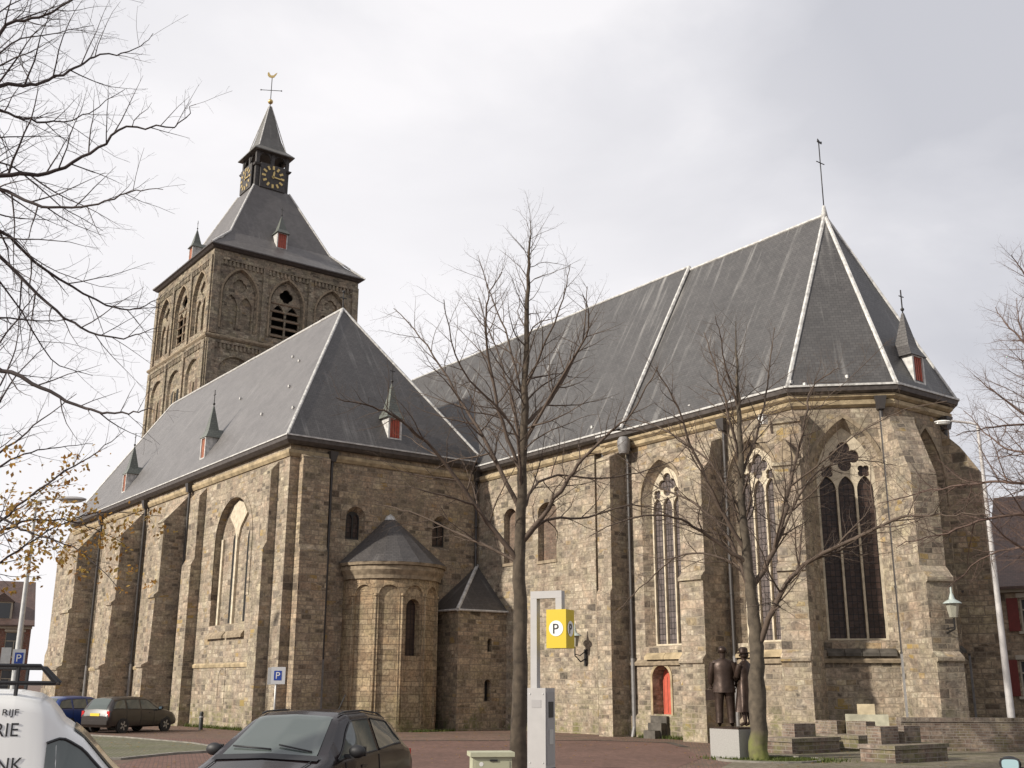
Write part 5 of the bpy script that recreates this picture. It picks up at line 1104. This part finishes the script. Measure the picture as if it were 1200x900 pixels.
twig_d = plain('dark_twig_bark', (.055, .042, .04), .85, noise=.2)
twig_r = plain('reddish_twig_bark', (.11, .070, .055), .85, noise=.2)
def leafmat(name, cols):
    m, n, b = newmat(name); g = nd(n, 'ShaderNodeObjectInfo'); ge = nd(n, 'ShaderNodeNewGeometry')
    col = ramp(n, ge.outputs['Random Per Island'], [(i / (len(cols) - 1), c) for i, c in enumerate(cols)]); n.links.new(col, b.inputs['Base Color']); b.inputs['Roughness'].default_value = .7
    tr_ = nd(n, 'ShaderNodeBsdfTranslucent'); n.links.new(col, tr_.inputs[0]); mx_ = nd(n, 'ShaderNodeMixShader'); mx_.inputs[0].default_value = .5
    n.links.new(b.outputs[0], mx_.inputs[1]); n.links.new(tr_.outputs[0], mx_.inputs[2]); n.links.new(mx_.outputs[0], n.nodes['Material Output'].inputs[0]); return m
leaf_o = leafmat('autumn_leaves', [(.26, .12, .025), (.40, .22, .05), (.36, .26, .07), (.22, .11, .04)])
class TB:
    """fast tube mesh"""
    def __init__(s): s.v = []; s.f = []
    def tube(s, pts, rad, n):
        b = len(s.v); prev = None; L = len(pts)
        for i, p in enumerate(pts):
            d = (pts[min(i + 1, L - 1)] - pts[max(i - 1, 0)]).normalized()
            if prev is None: a = d.orthogonal().normalized()
            else:
                a = prev - d * prev.dot(d); a = a.normalized() if a.length > 1e-6 else d.orthogonal().normalized()
            prev = a; c = d.cross(a)
            for k in range(n):
                t = 2 * math.pi * k / n; s.v.append(p + (a * math.cos(t) + c * math.sin(t)) * rad[i])
        for i in range(L - 1):
            for k in range(n): s.f.append((b + i * n + k, b + i * n + (k + 1) % n, b + (i + 1) * n + (k + 1) % n, b + (i + 1) * n + k))
    def build(s, name, mat, parent):
        me = bpy.data.meshes.new(name); me.from_pydata(s.v, [], s.f); me.materials.append(mat); me.polygons.foreach_set('use_smooth', [True] * len(s.f))
        o = bpy.data.objects.new(name, me); COL.objects.link(o); o.parent = parent; return o
def crom(pts, k=5):
    pts = [Vector(p) for p in pts]; P = [pts[0] * 2 - pts[1]] + pts + [pts[-1] * 2 - pts[-2]]; out = []
    for i in range(1, len(P) - 2):
        for j in range(k):
            t = j / k; a, b, c, d = P[i - 1], P[i], P[i + 1], P[i + 2]
            out.append(.5 * ((2 * b) + (c - a) * t + (2 * a - 5 * b + 4 * c - d) * t * t + (3 * b - a - 3 * c + d) * t ** 3))
    return out + [pts[-1]]
def wander(rg, p, d, L, n, wob, upb):
    out = [p.copy()]; d = d.normalized(); s = L / n
    for _ in range(n):
        d = (d + Vector((rg.gauss(0, wob), rg.gauss(0, wob), rg.gauss(0, wob))) + Z * upb).normalized(); out.append(out[-1] + d * s)
    return out
def sprout(tb, rg, path, r0, r1, lv, spec, tips):
    """children along a path; spec[lv] = (count per metre, length factor, angle, wobble, up bend, sides, start)"""
    if lv >= len(spec): return
    cpm, lf, lmin, ang, wob, upb, sides, t0 = spec[lv]
    L = sum((path[i + 1] - path[i]).length for i in range(len(path) - 1)); n = max(1, int(cpm * L * (1 - t0) + rg.random()))
    side = rg.random() * 6.28
    for k in range(n):
        t = t0 + (1 - t0) * (k + rg.random() * .8) / n; t = min(t, .985); i = min(int(t * (len(path) - 1)), len(path) - 2); fr_ = t * (len(path) - 1) - i
        p = path[i].lerp(path[i + 1], fr_); d = (path[i + 1] - path[i]).normalized(); a = d.orthogonal().normalized(); c = d.cross(a); side += 2.4 + rg.gauss(0, .5)
        th = R(ang + rg.gauss(0, 9)); e = d * math.cos(th) + (a * math.cos(side) + c * math.sin(side)) * math.sin(th)
        ln = max(lmin * rg.uniform(.7, 1.3), L * lf * (1.05 - t * .75) * rg.uniform(.6, 1.15)); rr = (r0 + (r1 - r0) * t) * .5; rr = min(rr, ln * .010 + .0018)
        m = max(3, int(ln / .16)) if lv < 2 else max(2, int(ln / .12)); m = min(m, 9)
        q = wander(rg, p, e, ln, m, wob, upb); tb.tube(q, [rr + (.0016 - rr) * j / m if rr > .0016 else rr for j in range(m + 1)], sides)
        if lv == len(spec) - 1 or ln < .4: tips.append(q[-1])
        sprout(tb, rg, q, rr, .0016, lv + 1, spec, tips)
def tree(name, label, base, trunk, limbs, spec, tm, cm, seed, leaves=None, tsides=12):
    """trunk/limbs: lists of (points, r0, r1) in metres relative to the base: x right of the view, y away from it, z up"""
    rg = random.Random(seed); t = thing(name, label, 'tree', (base[0], base[1], gz(base[0], base[1])), camdir(600) - math.pi / 2)
    tb = TB(); cb = TB(); tips = []
    pts, r0, r1 = trunk; q = crom(pts, 6); n = len(q) - 1
    rad = [r0 + (r1 - r0) * (j / n) for j in range(n + 1)]; rad[0] *= 1.35; rad[1] *= 1.12
    q = [p + Vector((rg.gauss(0, .012), rg.gauss(0, .012), 0)) for p in q]; tb.tube(q, rad, tsides)
    for j in range(n + 1):
        for k in range(tsides): tb.v[j * tsides + k] = q[j] + (tb.v[j * tsides + k] - q[j]) * (1 + rg.gauss(0, .06))
    tb.build('trunk', tm, t)
    sprout(cb, rg, q[int(n * .5):], r0 * .3, r1, 1, spec, tips)
    grown = [(p, rad[j]) for j, p in enumerate(q)]
    for pts, a, b in limbs:
        p0, r_ = min(grown, key=lambda g: (g[0] - pts[0]).length); pts = [p0] + pts[1:]; a = min(a, r_ * .75)
        a *= .74; b *= .8; q = crom(pts, 5); n = len(q) - 1; q = [p + Vector((rg.gauss(0, 1), rg.gauss(0, 1.2), rg.gauss(0, 1))) * (min(.03, a * .3)) * (0 if j == 0 else 1) for j, p in enumerate(q)]
        grown += [(p, a + (b - a) * (j / n) ** .8) for j, p in enumerate(q)][2:]
        cb.tube(q, [a + (b - a) * (j / n) ** .8 for j in range(n + 1)], 7); sprout(cb, rg, q, a, b, 0, spec, tips)
    cr_o = cb.build('crown', cm, t)
    if leaves:
        cnt, fil, mat, size = leaves; tp = [p for p in tips if fil(p)]; m = MB()
        for _ in range(cnt):
            p = rg.choice(tp) + Vector((rg.gauss(0, .07), rg.gauss(0, .07), rg.gauss(0, .06) - .05)); a = Vector((rg.gauss(0, 1), rg.gauss(0, 1), rg.gauss(0, 1))).normalized(); b = a.orthogonal().normalized(); s = size * rg.uniform(.6, 1.2)
            m.face([p - a * s, p + b * s * .6, p + a * s, p - b * s * .55])
        m.build('leaves', mat, t, merge=False)
    return t
# image offsets (target pixels) to metres in a tree's own upright plane, depth chosen per limb
def at(base, dist, px, py, dep=0.):
    d = fw + r2 * ((px - 600) / FPX) - u2 * ((py - 450) / FPX); h = math.hypot(d.x, d.y); p = EYE + d * ((dist + dep) / h)
    v = p - Vector((base[0], base[1], gz(*base))); c = camdir(600) - math.pi / 2; return Vector((v.x * math.cos(c) + v.y * math.sin(c), -v.x * math.sin(c) + v.y * math.cos(c), v.z))
def limb(base, dist, pts, dep, r0, r1):
    n = len(pts) - 1; return ([at(base, dist, x, y, dep * (i / n) ** 1.1) for i, (x, y) in enumerate(pts)], r0, r1)
SPEC = [(4.2, .44, .5, 44, .13, .05, 5, .12), (7.2, .42, .28, 46, .17, .04, 4, .10), (8.0, .45, .16, 45, .22, .02, 3, .1)]
D1 = 21.0; a = camdir(606); B1 = (EYE.x + D1 * math.cos(a), EYE.y + D1 * math.sin(a)); f = lambda pts, dep, r0, r1: limb(B1, D1, pts, dep, r0, r1)
tree('bare_tree', 'tall bare tree with a straight trunk left of the parking pay point', B1,
     ([Vector((0, 0, -.3))] + [at(B1, D1, x, y) for x, y in ((607, 880), (609, 760), (609, 640), (613, 520), (617, 400), (620, 310), (622, 258))], .19, .005),
     [f([(604, 655), (560, 596), (520, 540), (470, 493), (438, 478), (395, 466)], -1.2, .075, .012), f([(606, 590), (570, 520), (540, 470), (500, 405), (462, 360)], 1.4, .07, .010),
      f([(608, 560), (585, 480), (570, 400), (572, 350), (588, 318)], -.9, .06, .010), f([(614, 500), (650, 460), (682, 400), (687, 335)], 1.0, .06, .010), f([(612, 520), (660, 440), (690, 385), (684, 345)], -1.6, .05, .010),
      f([(614, 632), (650, 585), (678, 545), (710, 510), (740, 485), (770, 430)], -1.0, .075, .012), f([(614, 640), (640, 610), (690, 606), (740, 592), (790, 600)], 1.3, .05, .010), f([(604, 668), (570, 640), (530, 622), (480, 600), (440, 590)], 1.5, .05, .010),
      f([(607, 545), (600, 470), (585, 420), (560, 350)], 1.8, .05, .010), f([(611, 570), (600, 500), (540, 430), (520, 350)], -2.0, .05, .010), f([(616, 450), (640, 400), (660, 350), (668, 310)], -.8, .04, .008), f([(616, 470), (596, 400), (575, 345), (560, 300)], .9, .04, .008), f([(613, 600), (640, 560), (720, 560), (790, 540)], 2.2, .05, .010)],
     SPEC, bark, twig, 21)
D2 = 29.5; a = camdir(889); B2 = (EYE.x + D2 * math.cos(a), EYE.y + D2 * math.sin(a)); f = lambda pts, dep, r0, r1: limb(B2, D2, pts, dep, r0, r1)
tree('bare_tree', 'spreading bare tree with a mossy trunk foot right beside the statue', B2,
     ([Vector((0, 0, -.3))] + [at(B2, D2, x, y) for x, y in ((889, 870), (887, 780), (883, 720), (876, 660), (870, 590), (867, 500), (864, 440), (862, 376))], .26, .006),
     [f([(892, 758), (910, 705), (942, 662), (1000, 632), (1060, 606), (1110, 603), (1160, 604)], -2.0, .12, .014), f([(889, 690), (912, 632), (925, 570), (942, 500), (952, 455), (985, 430)], 1.5, .12, .014),
      f([(880, 690), (850, 625), (815, 590), (770, 570), (720, 530)], 1.5, .09, .014), f([(876, 650), (840, 590), (810, 520), (790, 470), (768, 430)], -1.5, .09, .014), f([(874, 660), (830, 628), (790, 606), (745, 606), (690, 628)], -2.2, .08, .012),
      f([(871, 560), (890, 500), (900, 440), (908, 385)], 1.2, .08, .012), f([(869, 540), (850, 470), (835, 420), (825, 390)], .8, .07, .012), f([(925, 560), (965, 540), (1010, 505), (1060, 480), (1110, 470)], -1.0, .06, .012), f([(867, 480), (850, 430), (845, 395), (838, 370)], -1.2, .05, .010),
      f([(882, 700), (860, 660), (800, 650), (750, 690), (720, 720)], 2.4, .06, .012), f([(928, 540), (960, 480), (1000, 440), (1040, 400)], 1.4, .05, .01), f([(872, 600), (830, 540), (770, 500), (730, 490)], 2.2, .06, .012), f([(912, 640), (950, 560), (1000, 540), (1050, 545)], 2.0, .06, .012)],
     [(3.8, .44, .6, 44, .12, .05, 5, .12), (6.6, .44, .32, 46, .16, .04, 4, .1), (7.0, .45, .2, 46, .2, .02, 3, .1)], bark_g, twig, 33)
# left tree just out of frame: long arms reach into the picture
D3 = 13.0; a = camdir(-160); B3 = (EYE.x + D3 * math.cos(a), EYE.y + D3 * math.sin(a)); f = lambda pts, dep, r0, r1: limb(B3, D3, pts, dep, r0, r1)
tree('bare_tree', 'bare tree at the left edge whose dark upturned branches reach across the sky', B3,
     ([Vector((0, 0, -.3))] + [at(B3, D3, x, y) for x, y in ((-158, 700), (-152, 500), (-146, 300), (-140, 100), (-134, -100), (-130, -260))], .2, .03),
     [f([(-146, 300), (-80, 190), (0, 145), (55, 12), (130, -40)][:1] + [(-60, 175), (0, 40), (45, 22), (85, 0), (120, -30)], -.8, .05, .006), f([(-150, 260), (-70, 130), (0, 101), (42, 99), (80, 84), (112, 66), (150, 62), (180, 40)], .6, .05, .005), f([(-145, 330), (-70, 215), (0, 206), (55, 202), (105, 180), (150, 150), (205, 148), (230, 120)], -.9, .055, .005),
      f([(-146, 250), (-70, 110), (0, 130), (45, 143), (95, 137), (146, 105)], 1.4, .04, .005), f([(-148, 360), (-60, 215), (0, 222), (48, 242), (105, 241), (150, 226), (192, 220)], -1.5, .045, .005), f([(-148, 400), (-60, 240), (0, 270), (55, 318), (125, 357), (165, 360), (190, 346)], 1.2, .045, .005), f([(-150, 420), (-60, 260), (0, 300), (55, 355), (105, 390), (150, 395), (185, 384)], -.6, .045, .005), f([(-148, 380), (-60, 365), (0, 372), (50, 376), (90, 374)], 1.6, .03, .005),
      f([(-152, 520), (-70, 410), (0, 432), (60, 460), (108, 482), (150, 483), (178, 478)], -1.0, .055, .006), f([(-146, 230), (-60, 80), (0, 15), (60, -20)], 1.2, .03, .005), f([(-146, 300), (-70, 170), (0, 60), (60, 40), (110, 30)], 2.0, .03, .005), f([(-146, 330), (-70, 240), (0, 190), (70, 240), (120, 270)], 2.4, .03, .005), f([(-146, 360), (-70, 300), (0, 330), (60, 420), (110, 440)], 2.6, .03, .005)],
     [(4.2, .34, .28, 46, .09, .02, 4, .25), (7, .42, .16, 48, .15, .02, 3, .1), (8, .45, .09, 45, .2, .02, 3, .1)], bark, twig_d, 5)
D4 = 19.0; a = camdir(-70); B4 = (EYE.x + D4 * math.cos(a), EYE.y + D4 * math.sin(a)); f = lambda pts, dep, r0, r1: limb(B4, D4, pts, dep, r0, r1)
tree('autumn_tree', 'young tree at the left edge still holding orange brown autumn leaves', B4,
     ([Vector((0, 0, -.3))] + [at(B4, D4, x, y) for x, y in ((-70, 760), (-68, 640), (-60, 520), (-40, 420), (-20, 330))], .13, .02),
     [f([(-68, 690), (-30, 650), (0, 612), (55, 566), (105, 535), (146, 505)], -.8, .05, .006), f([(-68, 670), (-30, 640), (12, 618), (36, 611), (80, 610), (115, 622), (150, 640)], .6, .045, .006), f([(-66, 640), (-20, 600), (25, 620), (60, 632), (100, 650), (140, 690)], -1.2, .04, .006), f([(-64, 600), (-20, 560), (20, 535), (60, 525), (110, 520)], 1.2, .04, .006), f([(-60, 560), (-20, 500), (20, 440), (60, 400)], .5, .04, .006), f([(-62, 560), (0, 530), (40, 500), (90, 460)], -1.5, .04, .006), f([(-66, 680), (-20, 670), (30, 640), (70, 615), (120, 600), (190, 605)], .2, .035, .006), f([(-50, 480), (0, 400), (30, 360), (50, 330)], -.5, .03, .006), f([(-60, 540), (0, 450), (20, 400), (20, 350)], 1.0, .03, .006)],
     [(4.5, .36, .25, 46, .1, .03, 4, .2), (6, .42, .15, 48, .15, .0, 3, .1), (6, .45, .08, 45, .2, .0, 3, .1)], bark, twig_d, 8,
     leaves=(1050, lambda p: p.z < 5.4 and p.x > .2, leaf_o, .045))
D5 = 31.0; a = camdir(1285); B5 = (EYE.x + D5 * math.cos(a), EYE.y + D5 * math.sin(a)); f = lambda pts, dep, r0, r1: limb(B5, D5, pts, dep, r0, r1)
tree('bare_tree', 'dense reddish bare tree at the right edge behind the brick wall', B5,
     ([Vector((0, 0, -.3))] + [at(B5, D5, x, y) for x, y in ((1283, 760), (1278, 640), (1270, 520), (1262, 420), (1255, 340), (1250, 290))], .3, .03),
     [f([(1280, 660), (1230, 610), (1170, 605), (1110, 625), (1050, 640)], -1.5, .1, .012), f([(1276, 600), (1230, 570), (1160, 565), (1090, 575), (1030, 590)], 1.5, .09, .012), f([(1272, 560), (1230, 510), (1180, 470), (1140, 440)], -1.0, .09, .012), f([(1266, 480), (1230, 430), (1190, 390), (1165, 360)], 1.0, .08, .012), f([(1260, 420), (1230, 360), (1200, 320), (1185, 300)], -.8, .07, .012), f([(1275, 590), (1220, 540), (1170, 520), (1130, 480)], 2.4, .08, .012), f([(1280, 640), (1220, 640), (1160, 650), (1110, 690)], 2.0, .07, .012), f([(1282, 680), (1230, 660), (1180, 630), (1140, 590)], -2.4, .08, .012), f([(1270, 520), (1225, 460), (1200, 400), (1190, 350)], 2.8, .08, .012), f([(1268, 500), (1310, 430), (1340, 380)], 0, .09, .012), f([(1276, 600), (1340, 540), (1390, 500)], 1, .09, .012), f([(1270, 540), (1220, 500), (1165, 500), (1120, 510)], -2.6, .07, .012)],
     [(5.8, .46, .6, 44, .11, .03, 4, .08), (7.6, .45, .3, 46, .15, .02, 3, .1), (7.0, .45, .18, 45, .2, .02, 3, .1)], bark, twig_r, 13)
# grass and moss at the tree foot and along the walls
gm_ = leafmat('grass_blades', [(.07, .10, .02), (.11, .13, .03), (.09, .12, .03)])
rg = random.Random(4); m = MB()
def blades(x0, y0, x1, y1, wdt, n, h):
    for _ in range(n):
        t = rg.random(); x = x0 + (x1 - x0) * t + rg.gauss(0, wdt); y = y0 + (y1 - y0) * t + rg.gauss(0, wdt); z = gz(x, y); a = rg.random() * 6.28; hh = h * rg.uniform(.4, 1.2); dx, dy = math.cos(a), math.sin(a); w_ = .018
        m.face([(x - dx * w_, y - dy * w_, z), (x + dx * w_, y + dy * w_, z), (x + dy * hh * .5, y - dx * hh * .5, z + hh)])
blades(B2[0] - .9, B2[1] - .2, B2[0] + 1.2, B2[1] + 1.0, .35, 2600, .09); blades(-9, -.25, -1.9, -.25, .08, 900, .16); blades(11.3, 9.55, 14.2, 9.55, .12, 600, .14); blades(2.6, 5.0, 2.5, 7.0, .1, 400, .12)
tag(m.build('grass', gm_, merge=False), kind='stuff')
mb = MB(); ring_ = []
for k in range(24):
    t = 2 * math.pi * k / 24; x, y = B2[0] + 1.25 * math.cos(t) + .1, B2[1] + 1.25 * math.sin(t) + .25; ring_.append((x, y))
mb.sweep(ring_, [(0, -.3), (.1, -.3), (.1, -.075), (0, -.075)], 0, closed=True); tag(mb.build('kerb', MATS['kerb_stone'], merge='n'), kind='structure')
sheet('tree_pit', ring_, plain('mossy_soil', (.10, .105, .04), .95, noise=.4, nscale=5, bump=.5), .02)

rg = random.Random(9); m = MB()
for _ in range(900):
    x, y = rg.uniform(-8, 34), rg.uniform(-14, 9)
    if y > 9 or (x < 0.5 and y > -.6) or (x < 3 and y > -.3): continue
    z = gz(x, y) + (.075 if (-8 < x < 12 and -14 < y < -6.5) else .022); a = rg.random() * 6.28; s_ = rg.uniform(.03, .06); dx, dy = math.cos(a) * s_, math.sin(a) * s_
    m.face([(x - dx, y - dy, z), (x + dy * .6, y - dx * .6, z + .01), (x + dx, y + dy, z + .004), (x - dy * .6, y + dx * .6, z + .012)])
tag(m.build('fallen_leaves', leaf_o, merge=False), kind='stuff')
